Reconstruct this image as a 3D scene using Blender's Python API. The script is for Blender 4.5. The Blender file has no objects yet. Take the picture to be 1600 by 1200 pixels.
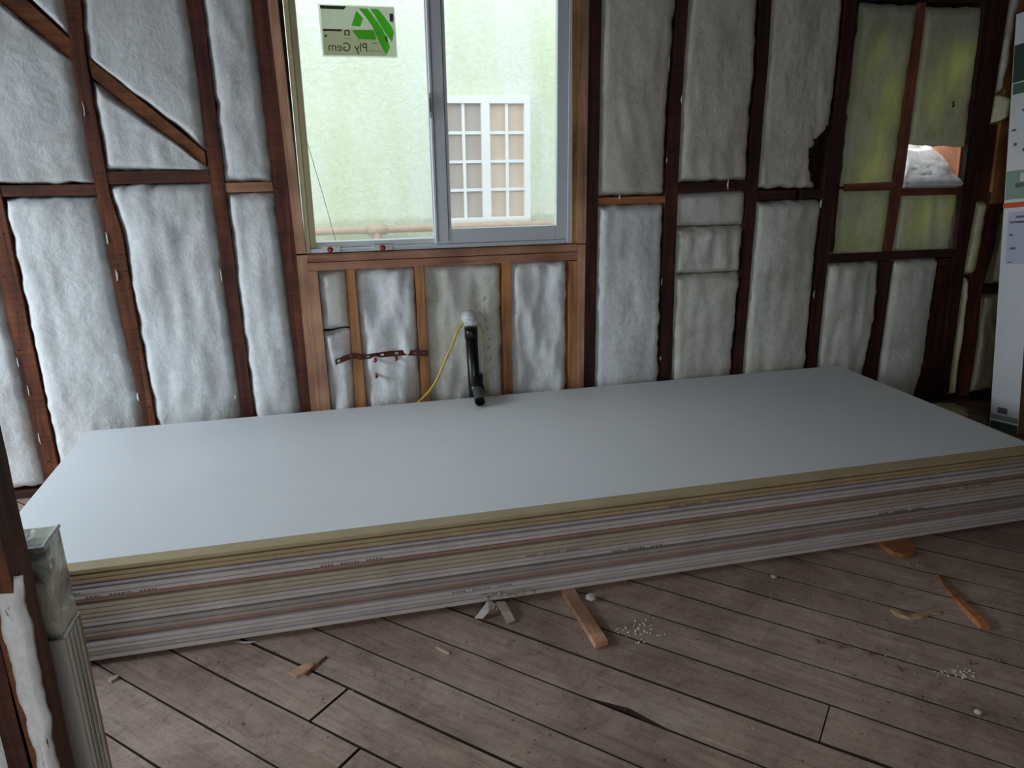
import bpy, bmesh, math, random
from mathutils import Vector, noise, Matrix
C = bpy.context.scene.collection
PI = math.pi
# ------------------------------------------------------------------ camera
CAM = Vector((0.0, -3.414625, 1.416013)); YAW, PIT, ROL, FPX = 0.236906, 0.301671, -0.0112485, 1169.333
F_ = Vector((math.sin(YAW)*math.cos(PIT), math.cos(YAW)*math.cos(PIT), -math.sin(PIT)))
R0_ = F_.cross(Vector((0, 0, 1))).normalized(); U0_ = R0_.cross(F_)
R_ = R0_*math.cos(ROL) + U0_*math.sin(ROL); U_ = -R0_*math.sin(ROL) + U0_*math.cos(ROL)
cd = bpy.data.cameras.new('camera'); cam = bpy.data.objects.new('camera', cd); C.objects.link(cam)
cd.sensor_width = 36; cd.lens = FPX/1600*36; cd.clip_start = .05; cd.clip_end = 200
M = Matrix((R_, U_, -F_)).transposed().to_4x4(); M.translation = CAM; cam.matrix_world = M
bpy.context.scene.camera = cam
# ------------------------------------------------------------------ view, sky, daylight
sc = bpy.context.scene
sc.view_settings.view_transform = 'Standard'; sc.view_settings.look = 'None'
sc.view_settings.gamma = 1; sc.view_settings.use_curve_mapping = False
sc.view_settings.exposure = 0.0
w = bpy.data.worlds.new('overcast_sky'); sc.world = w; w.use_nodes = True
bg = w.node_tree.nodes['Background']; bg.inputs[0].default_value = (0.86, 0.95, 1.0, 1); bg.inputs[1].default_value = 2.2
def area(name, loc, target, sx, sy, power, col):
    l = bpy.data.lights.new(name, 'AREA'); l.shape = 'RECTANGLE'; l.size = sx; l.size_y = sy; l.energy = power; l.color = col
    o = bpy.data.objects.new(name, l); C.objects.link(o); o.location = loc
    o.rotation_euler = (Vector(target)-Vector(loc)).to_track_quat('-Z', 'Y').to_euler(); return o
# daylight through the left wall's opening, and an added warm fill behind the camera
area('daylight_left_opening', (-3.5, -1.05, 2.15), (-0.2, -0.75, 0.2), 2.0, 1.4, 134, (0.74, 0.885, 1.0))
area('warm_fill_rear', (-0.3, -5.5, 2.5), (0.1, -1.2, 0.2), 1.7, 1.3, 46, (1.0, 0.93, 0.86))

# ------------------------------------------------------------------ pixel -> world plane
def ray(px, py): return F_*FPX + R_*(px-800) - U_*(py-600)
def W(px, py, y=0.0):
    d = ray(px, py); return CAM + d*((y-CAM.y)/d.y)
def G(px, py, z=-0.018):
    d = ray(px, py); return CAM + d*((z-CAM.z)/d.z)
def XP(px, py, x):
    d = ray(px, py); return CAM + d*((x-CAM.x)/d.x)
ZF = -0.018; ZC = 2.45; WD = 0.09
rnd = random.Random(7)
# ------------------------------------------------------------------ materials
def srgb(r, g, b):
    f = lambda c: ((c/255+.055)/1.055)**2.4 if c/255 > .04045 else c/255/12.92
    return (f(r), f(g), f(b), 1)
def newmat(name, rough=.7):
    m = bpy.data.materials.new(name); m.use_nodes = True
    nt = m.node_tree; b = nt.nodes['Principled BSDF']; b.inputs['Roughness'].default_value = rough
    return m, nt, b
def N(nt, t, **k):
    n = nt.nodes.new(t)
    for a, v in k.items(): setattr(n, a, v)
    return n
def ramp(nt, fac, stops):
    r = N(nt, 'ShaderNodeValToRGB'); e = r.color_ramp.elements
    while len(e) < len(stops): e.new(.5)
    for i, (p, c) in enumerate(stops): e[i].position = p; e[i].color = c
    nt.links.new(fac, r.inputs[0]); return r
def coords(nt, scale=(1, 1, 1), rot=(0, 0, 0)):
    t = N(nt, 'ShaderNodeTexCoord'); m = N(nt, 'ShaderNodeMapping'); m.inputs['Scale'].default_value = scale
    m.inputs['Rotation'].default_value = rot
    nt.links.new(t.outputs['Object'], m.inputs[0]); return m.outputs[0]
def noi(nt, vec, scale, detail=4, rough=.55, dist=0):
    n = N(nt, 'ShaderNodeTexNoise'); n.inputs['Scale'].default_value = scale; n.inputs['Detail'].default_value = detail
    n.inputs['Roughness'].default_value = rough; n.inputs['Distortion'].default_value = dist
    nt.links.new(vec, n.inputs['Vector']); return n.outputs['Fac']
def bump(nt, b, h, strength, dist):
    bp = N(nt, 'ShaderNodeBump'); bp.inputs['Strength'].default_value = strength; bp.inputs['Distance'].default_value = dist
    nt.links.new(h, bp.inputs['Height']); nt.links.new(bp.outputs[0], b.inputs['Normal']); return bp
def mixc(nt, fac, a, b, mode='MIX'):
    m = N(nt, 'ShaderNodeMix', data_type='RGBA', blend_type=mode)
    for s, v in ((0, fac), (6, a), (7, b)):
        if isinstance(v, (float, int)): m.inputs[s].default_value = v
        elif isinstance(v, tuple): m.inputs[s].default_value = v
        else: nt.links.new(v, m.inputs[s])
    return m.outputs[2]
def plain(name, col, rough=.6, metal=0, var=.12, scale=20):
    m, nt, b = newmat(name, rough); b.inputs['Metallic'].default_value = metal
    n = noi(nt, coords(nt), scale, 4)
    d = tuple(c*(1-var*2) for c in col[:3])+(1,); l = tuple(min(1, c*(1+var)) for c in col[:3])+(1,)
    r = ramp(nt, n, [(.3, d), (.7, l)]); nt.links.new(r.outputs[0], b.inputs['Base Color'])
    bump(nt, b, n, .15, .003); return m
def wood(name, dark, mid, light, along='Z', saw=0.0, rough=.75, holes=0.0, grain=34, rot=(0, 0, 0)):
    m, nt, b = newmat(name, rough)
    s = {'X': (.06, 1, 1), 'Y': (1, .06, 1), 'Z': (1, 1, .06)}[along]
    v = coords(nt, s, rot); g = noi(nt, v, grain, 5, .6, .6)
    r = ramp(nt, g, [(.28, dark), (.5, mid), (.75, light)])
    pv = coords(nt); p = noi(nt, pv, 3.2, 3)
    pr = ramp(nt, p, [(.3, (.45, .42, .4, 1)), (.65, (1.1, 1.08, 1.05, 1))])
    col = mixc(nt, 1.0, r.outputs[0], pr.outputs[0], 'MULTIPLY')
    h = g
    if saw:
        s2 = {'X': (1, .05, .05), 'Y': (.05, 1, .05), 'Z': (.05, .05, 1)}[along]
        sw = noi(nt, coords(nt, s2, rot), 70, 2)
        sr = ramp(nt, sw, [(.35, (1-saw, 1-saw, 1-saw, 1)), (.6, (1, 1, 1, 1))])
        col = mixc(nt, 1.0, col, sr.outputs[0], 'MULTIPLY')
    if holes:
        vo = N(nt, 'ShaderNodeTexVoronoi'); vo.inputs['Scale'].default_value = 26
        nt.links.new(coords(nt, (1, .01, 1)), vo.inputs['Vector'])
        hr = ramp(nt, vo.outputs['Distance'], [(.10, (.12, .1, .1, 1)), (.17, (1, 1, 1, 1))])
        col = mixc(nt, holes, col, mixc(nt, 1.0, col, hr.outputs[0], 'MULTIPLY'))
    nt.links.new(col, b.inputs['Base Color']); bump(nt, b, h, .5, .004); return m
old = [wood('old_redwood_stud', srgb(48, 22, 15), srgb(104, 52, 34), srgb(142, 82, 52), 'Z', .3),
       wood('old_redwood_stud_nail_holes', srgb(62, 30, 18), srgb(128, 70, 44), srgb(160, 98, 60), 'Z', .3, holes=1.0),
       wood('dark_old_stud', srgb(26, 12, 9), srgb(72, 36, 26), srgb(110, 62, 44), 'Z', .35)]
fgM = wood('dim_brown_stud', srgb(44, 24, 16), srgb(112, 66, 44), srgb(146, 92, 62), 'Z', .25)
oldH = wood('old_redwood_block', srgb(50, 26, 19), srgb(104, 58, 42), srgb(138, 88, 64), 'X', .2)
oldHd = wood('dark_old_block', srgb(26, 12, 10), srgb(66, 34, 27), srgb(96, 54, 42), 'X', .2)
pinkV = wood('new_fir_upright', srgb(172, 120, 92), srgb(203, 154, 124), srgb(222, 178, 146), 'Z', 0, .6)
pinkH = wood('new_fir_plate', srgb(150, 98, 74), srgb(188, 136, 108), srgb(208, 158, 126), 'X', 0, .6)
orV = wood('orange_fir_upright', srgb(160, 98, 58), srgb(196, 136, 86), srgb(212, 156, 104), 'Z', 0, .6)
orH = wood('orange_fir_block', srgb(140, 80, 45), srgb(176, 112, 66), srgb(198, 134, 84), 'X', 0, .6)
braceM = wood('orange_brown_brace', srgb(92, 50, 28), srgb(150, 90, 52), srgb(172, 110, 66), 'X', .15, rot=(0, .66, 0))
sheath = wood('dark_sheathing', srgb(22, 14, 12), srgb(50, 32, 26), srgb(74, 50, 40), 'X')
plankM = wood('brown_plank', srgb(60, 30, 18), srgb(108, 58, 36), srgb(140, 80, 48), 'Z', .1)
goldM = wood('raw_golden_edge', srgb(150, 100, 50), srgb(205, 155, 90), srgb(225, 180, 115), 'Z', .2)
chipM = wood('splintered_fir', srgb(130, 75, 40), srgb(176, 112, 66), srgb(200, 140, 92), 'X')
ceilM = wood('ceiling_board', srgb(40, 26, 20), srgb(84, 56, 42), srgb(110, 76, 58), 'X')

def wool(name, a, b_, yel=0.0, trans=0.0):
    m, nt, b = newmat(name, .95)
    v = coords(nt); big = noi(nt, v, 4.5, 4, .6, .4); fine = noi(nt, coords(nt, (1, 1, .6)), 55, 6, .7, .5); mid = noi(nt, v, 16, 5, .6, .8)
    r = ramp(nt, big, [(.25, b_), (.48, a), (.8, tuple(min(1, c*1.06) for c in a[:3])+(1,))])
    fr = ramp(nt, fine, [(.3, (.86, .86, .85, 1)), (.6, (1.04, 1.04, 1.04, 1))])
    col = mixc(nt, 1.0, r.outputs[0], fr.outputs[0], 'MULTIPLY')
    if yel:
        yn = noi(nt, coords(nt, (1.2, 1, .5), (0, .2, 0)), 3.5, 3, .5)
        yr = ramp(nt, yn, [(.4, (0, 0, 0, 1)), (.7, (1, 1, 1, 1))])
        mm = N(nt, 'ShaderNodeMath', operation='MULTIPLY'); mm.inputs[1].default_value = yel
        nt.links.new(yr.outputs[0], mm.inputs[0])
        col = mixc(nt, mm.outputs[0], col, srgb(176, 178, 96))
    nt.links.new(col, b.inputs['Base Color'])
    hh = N(nt, 'ShaderNodeMath', operation='ADD'); nt.links.new(mid, hh.inputs[0])
    h2 = N(nt, 'ShaderNodeMath', operation='MULTIPLY'); h2.inputs[1].default_value = .35; nt.links.new(fine, h2.inputs[0]); nt.links.new(h2.outputs[0], hh.inputs[1])
    bump(nt, b, hh.outputs[0], .5, .009)
    b.inputs['Specular IOR Level'].default_value = .1
    if trans:
        tr = N(nt, 'ShaderNodeBsdfTranslucent'); tr.inputs[0].default_value = (.80, .80, .34, 1)
        mx = N(nt, 'ShaderNodeMixShader')
        tn = noi(nt, coords(nt, (1, 1, .6)), 5, 3, .5, .5); tq = ramp(nt, tn, [(.35, (trans*.25,)*3+(1,)), (.68, (trans*1.5,)*3+(1,))]); nt.links.new(tq.outputs[0], mx.inputs[0])
        out = nt.nodes['Material Output']
        nt.links.new(b.outputs[0], mx.inputs[1]); nt.links.new(tr.outputs[0], mx.inputs[2]); nt.links.new(mx.outputs[0], out.inputs[0])
    return m
woolW = wool('white_glass_wool', (.80, .82, .83, 1), (.66, .67, .64, 1))
woolB = wool('soiled_glass_wool', (.72, .71, .68, 1), (.52, .50, .44, 1), .25)
woolD = wool('dim_warm_glass_wool', (.64, .61, .55, 1), (.52, .48, .41, 1), .1)  # darker, warmer wool colour imitates the dimmer, warm light of the upper bays
woolG = wool('thin_glass_wool_light_showing_through', (.64, .65, .55, 1), (.50, .50, .38, 1), .35, .30)
woolY = wool('yellowish_glass_wool', (.66, .62, .42, 1), (.5, .46, .28, 1), .3)

gyp_face = plain('gypsum_white_face_paper', (.80, .81, .825, 1), .55, 0, .015, 2.5)
_nt = gyp_face.node_tree; _b = _nt.nodes['Principled BSDF']; _src = _b.inputs['Base Color'].links[0].from_socket
_v = N(_nt, 'ShaderNodeTexVoronoi'); _v.inputs['Scale'].default_value = 7.5; _nt.links.new(coords(_nt, (1, 1, .01)), _v.inputs['Vector'])
_r = ramp(_nt, _v.outputs['Distance'], [(.018, (.72, .70, .70, 1)), (.035, (1, 1, 1, 1))]); _nt.links.new(mixc(_nt, 1.0, _src, _r.outputs[0], 'MULTIPLY'), _b.inputs['Base Color'])
def edge(name, c): return plain(name, srgb(*c), .65, 0, .06, 9)
E_tan = edge('tan_edge_paper', (178, 160, 124)); E_lav = edge('lavender_grey_edge_paper', (186, 180, 186)); E_lt = edge('light_edge_paper', (200, 192, 188))
E_bei = edge('beige_edge_paper', (182, 170, 154)); E_brn = edge('brown_back_paper', (160, 132, 116)); E_gry = edge('grey_edge_paper', (166, 156, 150))
print_ink = plain('faded_print_ink', srgb(120, 112, 112), .8)
gyp_core = plain('crumbled_gypsum', srgb(196, 184, 170), .95, 0, .25, 60)
crumb_m = plain('white_crumb', srgb(196, 188, 176), .9, 0, .1, 40)

def board_mat():
    m, nt, b = newmat('weathered_floorboard', .7)
    oi = N(nt, 'ShaderNodeObjectInfo')
    t = N(nt, 'ShaderNodeTexCoord'); mp = N(nt, 'ShaderNodeMapping'); mp.vector_type = 'POINT'
    mp.inputs['Rotation'].default_value = (0, 0, PI/4); nt.links.new(t.outputs['Object'], mp.inputs[0])
    cv = N(nt, 'ShaderNodeVectorMath', operation='SCALE'); comb = N(nt, 'ShaderNodeCombineXYZ')
    for i in range(3): nt.links.new(oi.outputs['Random'], comb.inputs[i])
    nt.links.new(comb.outputs[0], cv.inputs[0]); cv.inputs['Scale'].default_value = 13
    ad = N(nt, 'ShaderNodeVectorMath', operation='ADD'); nt.links.new(mp.outputs[0], ad.inputs[0]); nt.links.new(cv.outputs[0], ad.inputs[1])
    m2 = N(nt, 'ShaderNodeMapping'); m2.inputs['Scale'].default_value = (.08, 1, 1); nt.links.new(ad.outputs[0], m2.inputs[0])
    g = noi(nt, m2.outputs[0], 60, 6, .65, .8)
    r = ramp(nt, g, [(.22, srgb(138, 118, 107)), (.48, srgb(166, 147, 137)), (.80, srgb(182, 165, 155))])
    hue = ramp(nt, oi.outputs['Random'], [(0, (.84, .80, .77, 1)), (.35, (.97, .93, .90, 1)), (.7, (1.0, .98, .95, 1)), (1, (1.08, 1.04, 1.0, 1))])
    col = mixc(nt, 1.0, r.outputs[0], hue.outputs[0], 'MULTIPLY')
    st = noi(nt, t.outputs['Object'], 3.0, 6, .7, .8)
    sr = ramp(nt, st, [(.3, (.60, .55, .53, 1)), (.48, (.93, .90, .89, 1)), (.68, (1.20, 1.20, 1.18, 1))])
    col = mixc(nt, 1.0, col, sr.outputs[0], 'MULTIPLY')
    # whitish dust patches and saw marks across the boards
    du = noi(nt, t.outputs['Object'], 5.5, 6, .7, .4)
    dr = ramp(nt, du, [(.60, (0, 0, 0, 1)), (.78, (.45, .45, .45, 1))])
    col = mixc(nt, dr.outputs[0], col, srgb(176, 172, 172))
    m3 = N(nt, 'ShaderNodeMapping'); m3.inputs['Scale'].default_value = (1, .06, 1); m3.inputs['Rotation'].default_value = (0, 0, .12)
    nt.links.new(ad.outputs[0], m3.inputs[0])
    sw = noi(nt, m3.outputs[0], 90, 2)
    swr = ramp(nt, sw, [(.36, (.90, .88, .87, 1)), (.5, (1, 1, 1, 1))])
    col = mixc(nt, .35, col, mixc(nt, 1.0, col, swr.outputs[0], 'MULTIPLY'))
    vo = N(nt, 'ShaderNodeTexVoronoi'); vo.inputs['Scale'].default_value = 15; nt.links.new(t.outputs['Object'], vo.inputs['Vector'])
    vr = ramp(nt, vo.outputs['Distance'], [(.045, (.30, .26, .25, 1)), (.09, (1, 1, 1, 1))])
    col = mixc(nt, .85, col, mixc(nt, 1.0, col, vr.outputs[0], 'MULTIPLY'))
    nt.links.new(col, b.inputs['Base Color'])
    fs = noi(nt, t.outputs['Object'], 130, 3, .7)
    fsr = ramp(nt, fs, [(.30, (.55, .50, .47, 1)), (.42, (1, 1, 1, 1)), (.66, (1, 1, 1, 1)), (.76, (1.25, 1.25, 1.25, 1))])
    col = mixc(nt, .8, col, mixc(nt, 1.0, col, fsr.outputs[0], 'MULTIPLY'))
    ms = noi(nt, t.outputs['Object'], 11, 6, .75, 1.2); msr = ramp(nt, ms, [(.32, (.66, .62, .60, 1)), (.46, (1, 1, 1, 1)), (.68, (1.10, 1.10, 1.09, 1))])
    col = mixc(nt, .8, col, mixc(nt, 1.0, col, msr.outputs[0], 'MULTIPLY'))
    nt.links.new(col, b.inputs['Base Color'])
    bump(nt, b, g, .35, .002); b.inputs['Specular IOR Level'].default_value = .3
    return m
floorM = board_mat(); seam_shade = plain('shaded_board_edge', srgb(52, 38, 32), .9)  # board sides are coloured dark so the gaps read as shaded seams
vinyl = plain('white_vinyl', srgb(214, 218, 224), .35, 0, .02, 5)
vinylY = plain('vinyl_jamb_reflected_tint', srgb(206, 196, 150), .4, 0, .02, 5)  # yellow tint imitates outdoor light reflected on the left jamb
steel = plain('zinc_metal', srgb(170, 168, 165), .35, .8, .05)
redP = plain('red_plastic_knob', srgb(160, 18, 28), .3, 0, .05)
absM = plain('black_abs_plastic', srgb(20, 20, 22), .32, 0, .1)
absG = plain('dusty_grey_abs_plastic', srgb(78, 78, 82), .5, 0, .1)
pvcW = plain('white_pvc', srgb(222, 224, 226), .35, 0, .02)
yelC = plain('yellow_cable_sheath', srgb(222, 190, 96), .45, 0, .04)
palC = plain('pale_yellow_cable_sheath', srgb(206, 194, 140), .5, 0, .04)
rust = plain('rusty_steel', srgb(96, 44, 34), .7, .3, .3, 60)
copper = plain('dull_copper', srgb(176, 110, 88), .4, .7, .1)
black = plain('dark_underfloor', srgb(24, 18, 16), .95)
cardW = plain('white_printed_carton', srgb(236, 236, 240), .55, 0, .02, 5)
cardG = plain('green_carton_print', srgb(86, 118, 104), .55, 0, .03, 5)
cardD = plain('dark_green_carton_print', srgb(58, 78, 70), .55, 0, .03, 5)
cardB = plain('brown_cardboard', srgb(120, 96, 76), .8, 0, .08, 8)
cardL = plain('lavender_label_paper', srgb(206, 206, 228), .5, 0, .01, 5)
orangeT = plain('orange_tape', srgb(226, 98, 56), .5, 0, .02)
inkG = plain('grey_ink', srgb(110, 112, 128), .7)
ltgreen = plain('pale_green_print', srgb(150, 172, 160), .6, 0, .03)
def stucco():
    m, nt, b = newmat('pale_green_stucco', .95)
    v = coords(nt); s = noi(nt, coords(nt, (1.4, 1, .35)), 1.3, 5, .6, .6); f = noi(nt, v, 22, 5, .6, .5)
    r = ramp(nt, s, [(.34, (.66, .72, .52, 1)), (.55, (.76, .80, .69, 1)), (.72, (.80, .83, .78, 1))])
    fr = ramp(nt, f, [(.35, (.93, .95, .9, 1)), (.6, (1, 1, 1, 1))])
    nt.links.new(mixc(nt, 1.0, r.outputs[0], fr.outputs[0], 'MULTIPLY'), b.inputs['Base Color']); bump(nt, b, f, .6, .02); return m
stuccoM = stucco()
nwin = plain('neighbour_window_white', (.86, .87, .86, 1), .4, 0, .01)
curtain = plain('beige_curtain_behind_glass', srgb(218, 200, 184), .35, 0, .05, 3)
curtain2 = plain('grey_screened_glass', srgb(190, 180, 172), .35, 0, .04, 3)
tanP = plain('tan_painted_pipe', srgb(190, 168, 150), .6, 0, .06)
groundM = plain('outdoor_ground', srgb(150, 150, 140), .9)
darkW = plain('dark_wire', srgb(90, 88, 84), .6)
def glass_mat(name, tint=(1, 1, 1, 1), gl=.06):
    m = bpy.data.materials.new(name); m.use_nodes = True; nt = m.node_tree; nt.nodes.clear()
    o = N(nt, 'ShaderNodeOutputMaterial'); t = N(nt, 'ShaderNodeBsdfTransparent'); t.inputs[0].default_value = tint
    g = N(nt, 'ShaderNodeBsdfGlossy'); g.inputs['Roughness'].default_value = .12; x = N(nt, 'ShaderNodeMixShader'); x.inputs[0].default_value = gl
    nt.links.new(t.outputs[0], x.inputs[1]); nt.links.new(g.outputs[0], x.inputs[2]); nt.links.new(x.outputs[0], o.inputs[0]); return m
glassM = glass_mat('window_glass', (.98, .99, .98, 1), .010)
def film():
    m, nt, b = newmat('clear_plastic_film', .15)
    n = noi(nt, coords(nt, (1, .3, 1), (.4, .5, 0)), 9, 3, .5, 1.5)
    r = ramp(nt, n, [(.38, srgb(62, 66, 66)), (.48, srgb(160, 164, 158)), (.60, srgb(222, 222, 202))])
    nt.links.new(r.outputs[0], b.inputs['Base Color']); bump(nt, b, n, .9, .03); b.inputs['Specular IOR Level'].default_value = .8; return m
filmM = film()
bright_edge = plain('film_crease_highlight', srgb(226, 228, 230), .25, 0, .02)  # pale colour draws the highlight along the folds of the film
def fiber_mat():
    m, nt, b = newmat('streaky_grey_panel', .6)
    n = noi(nt, coords(nt, (1, 1, .05)), 30, 4); r = ramp(nt, n, [(.3, srgb(176, 174, 164)), (.7, srgb(228, 226, 216))])
    nt.links.new(r.outputs[0], b.inputs['Base Color']); return m
panelG = fiber_mat()
def stick_mat(name, c, alpha):
    m = bpy.data.materials.new(name); m.use_nodes = True; nt = m.node_tree; b = nt.nodes['Principled BSDF']
    b.inputs['Base Color'].default_value = c; b.inputs['Roughness'].default_value = .4
    t = N(nt, 'ShaderNodeBsdfTransparent'); tl = N(nt, 'ShaderNodeBsdfTranslucent'); tl.inputs[0].default_value = c
    x1 = N(nt, 'ShaderNodeMixShader'); x1.inputs[0].default_value = .6; x2 = N(nt, 'ShaderNodeMixShader'); x2.inputs[0].default_value = alpha
    nt.links.new(b.outputs[0], x1.inputs[1]); nt.links.new(tl.outputs[0], x1.inputs[2]); nt.links.new(t.outputs[0], x2.inputs[1]); nt.links.new(x1.outputs[0], x2.inputs[2])
    nt.links.new(x2.outputs[0], nt.nodes['Material Output'].inputs[0]); return m
stG = stick_mat('grey_sticker_film', srgb(232, 236, 222), .7); stD = stick_mat('darker_sticker_film', srgb(214, 214, 186), .8)
stGreen = stick_mat('green_sticker_print', srgb(140, 240, 80), .95); stK = plain('dark_sticker_ink', srgb(70, 66, 58), .6)
stW = stick_mat('white_sticker_border', srgb(235, 240, 230), .7)

# ------------------------------------------------------------------ mesh helpers
def link(name, verts, faces, mat, parent=None, smooth=False, bev=0, mats=None, fm=None):
    me = bpy.data.meshes.new(name); me.from_pydata([tuple(v) for v in verts], [], faces)
    bm = bmesh.new(); bm.from_mesh(me); bmesh.ops.recalc_face_normals(bm, faces=bm.faces)
    if bev: bmesh.ops.bevel(bm, geom=list(bm.edges), offset=bev, segments=1, affect='EDGES')
    bm.to_mesh(me); bm.free()
    for m in (mats or [mat]): me.materials.append(m)
    if fm:
        for p, i in zip(me.polygons, fm): p.material_index = i
    if smooth: me.polygons.foreach_set('use_smooth', [True]*len(me.polygons))
    o = bpy.data.objects.new(name, me); C.objects.link(o)
    if parent: o.parent = parent
    return o
def lab(o, label=None, cat=None, group=None, kind=None):
    for k, v in (('label', label), ('category', cat), ('group', group), ('kind', kind)):
        if v: o[k] = v
    return o
def empty(name, loc=(0, 0, 0), **k):
    o = bpy.data.objects.new(name, None); C.objects.link(o); o.location = loc; o.empty_display_size = .05; lab(o, **k); return o
BF = [(0, 1, 2, 3), (7, 6, 5, 4), (0, 4, 5, 1), (1, 5, 6, 2), (2, 6, 7, 3), (3, 7, 4, 0)]
def box(name, a, b, mat, parent=None, bev=0.0):
    x0, y0, z0 = a; x1, y1, z1 = b
    v = [(x0, y0, z0), (x1, y0, z0), (x1, y0, z1), (x0, y0, z1), (x0, y1, z0), (x1, y1, z0), (x1, y1, z1), (x0, y1, z1)]
    return link(name, v, BF, mat, parent, bev=bev)
def hexa(name, p, mat, parent=None, bev=0.0): return link(name, p, BF, mat, parent, bev=bev)
def prism(name, pts, y0, y1, mat, parent=None, bev=0.0):     # polygon of (x,z), extruded in y
    n = len(pts); v = [(x, y0, z) for x, z in pts]+[(x, y1, z) for x, z in pts]
    f = [tuple(range(n)), tuple(range(2*n-1, n-1, -1))]+[(i, i+n, (i+1) % n+n, (i+1) % n) for i in range(n)]
    return link(name, v, f, mat, parent, bev=bev)
def pxprism(name, pxs, y0, y1, mat, parent=None, bev=0.0):
    pts = [(W(a, b, y0).x, W(a, b, y0).z) for a, b in pxs]; return prism(name, pts, y0, y1, mat, parent, bev)
def tube(name, pts, r, mat, parent=None, n=12, cap=True, smooth=True, rad=None):
    pts = [Vector(p) for p in pts]; v = []; f = []
    up = Vector((0, 0, 1)); prev = None
    for i, p in enumerate(pts):
        t = (pts[min(i+1, len(pts)-1)]-pts[max(i-1, 0)]).normalized()
        if prev is None: a = t.cross(up if abs(t.z) < .9 else Vector((1, 0, 0))).normalized()
        else: a = (prev - t*prev.dot(t)).normalized()
        prev = a; b = t.cross(a); rr = rad[i] if rad else r
        v += [p+(a*math.cos(2*PI*k/n)+b*math.sin(2*PI*k/n))*rr for k in range(n)]
        if i: f += [((i-1)*n+k, (i-1)*n+(k+1) % n, i*n+(k+1) % n, i*n+k) for k in range(n)]
    if cap: f += [tuple(range(n-1, -1, -1)), tuple((len(pts)-1)*n+k for k in range(n))]
    return link(name, v, f, mat, parent, smooth)
def curve_pts(ctrl, n=8):
    ctrl = [Vector(c) for c in ctrl]; P = [ctrl[0]]+ctrl+[ctrl[-1]]; out = []
    for i in range(1, len(P)-2):
        a, b, c, d = P[i-1:i+3]
        for k in range(n):
            t = k/n; out.append(.5*((2*b)+(c-a)*t+(2*a-5*b+4*c-d)*t*t+(3*b-a-3*c+d)*t**3))
    return out+[ctrl[-1]]
def nz(x, y, z, o=3): return noise.fractal(Vector((x, y, z)), 1.0, 2.1, o)

# ------------------------------------------------------------------ stud edge lines (wall face is the plane y = 0)
class Edge:
    def __init__(s, pts):
        q = sorted([(W(a, b).z, W(a, b).x) for a, b in pts]); s.q = q
        n = len(q); mz = sum(a for a, _ in q)/n; mx = sum(b for _, b in q)/n
        d = sum((a-mz)**2 for a, _ in q); s.k = sum((a-mz)*(b-mx) for a, b in q)/d if d > 1e-6 else 0
        s.k = max(-.035, min(.035, s.k))
    def __call__(s, z):
        q = s.q
        if z <= q[0][0]: return q[0][1]+s.k*(z-q[0][0])
        if z >= q[-1][0]: return q[-1][1]+s.k*(z-q[-1][0])
        for i in range(len(q)-1):
            if q[i][0] <= z <= q[i+1][0]:
                t = (z-q[i][0])/(q[i+1][0]-q[i][0]+1e-9); return q[i][1]*(1-t)+q[i+1][1]*t
class Const:
    def __init__(s, x): s.x = x
    def __call__(s, z): return s.x
ST = {
 'S1': ([(-23, 320), (0, 444), (36, 600), (70, 748)], [(0, 300), (12, 360), (48, 530), (89, 724)]),
 'S2': ([(100, 0), (112, 90), (150, 300), (170, 400), (190, 500), (227, 663)], [(125, 0), (132, 80), (170, 300), (190, 365), (205, 455), (243, 663)]),
 'S3': ([(290, 0), (308, 120), (322, 240), (340, 360), (357, 500), (378, 652)], [(315, 0), (330, 120), (345, 240), (360, 360), (377, 500), (397, 650)]),
 'S4': ([(393, 0), (415, 200), (440, 400), (471, 647)], [(421, 0), (442, 200), (464, 400), (487, 646)]),
 'S5': ([(921, 0), (917, 180), (915, 340), (911, 613)], [(940, 0), (937, 180), (934, 340), (929, 613)]),
 'S6': ([(1060, 0), (1053, 85), (1046, 159), (1041, 283), (1033, 520), (1032, 602)], [(1076, 0), (1070, 85), (1065, 159), (1060, 283), (1051, 520), (1049, 602)]),
 'S7': ([(1187, 0), (1183, 113), (1176, 170), (1168, 319), (1156, 460), (1145, 590)], [(1206, 0), (1199, 113), (1194, 170), (1182, 319), (1170, 460), (1159, 590)]),
 'S8': ([(1322, 0), (1308, 142), (1288, 283), (1284, 340), (1270, 467), (1261, 577)], [(1342, 0), (1327, 142), (1308, 283), (1302, 340), (1287, 467), (1276, 577)]),
 'S9': ([(1379, 406), (1368, 498), (1349, 587)], [(1396, 406), (1383, 498), (1371, 587)]),
 'S10': ([(1472, 403), (1458, 498), (1438, 625)], [(1503, 403), (1484, 498), (1466, 625)]),
 'R0': ([(1541, 0), (1516, 198), (1503, 311), (1490, 419), (1481, 511), (1467, 636)], [(1577, 0), (1546, 198), (1526, 311), (1507, 419), (1495, 511), (1480, 636)]),
 'R1': ([(1548, 300), (1537, 380), (1518, 430), (1510, 520), (1496, 636)], [(1566, 300), (1556, 380), (1535, 450), (1527, 530), (1511, 636)]),
}
E_ = {k: (Edge(a), Edge(b)) for k, (a, b) in ST.items()}
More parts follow.
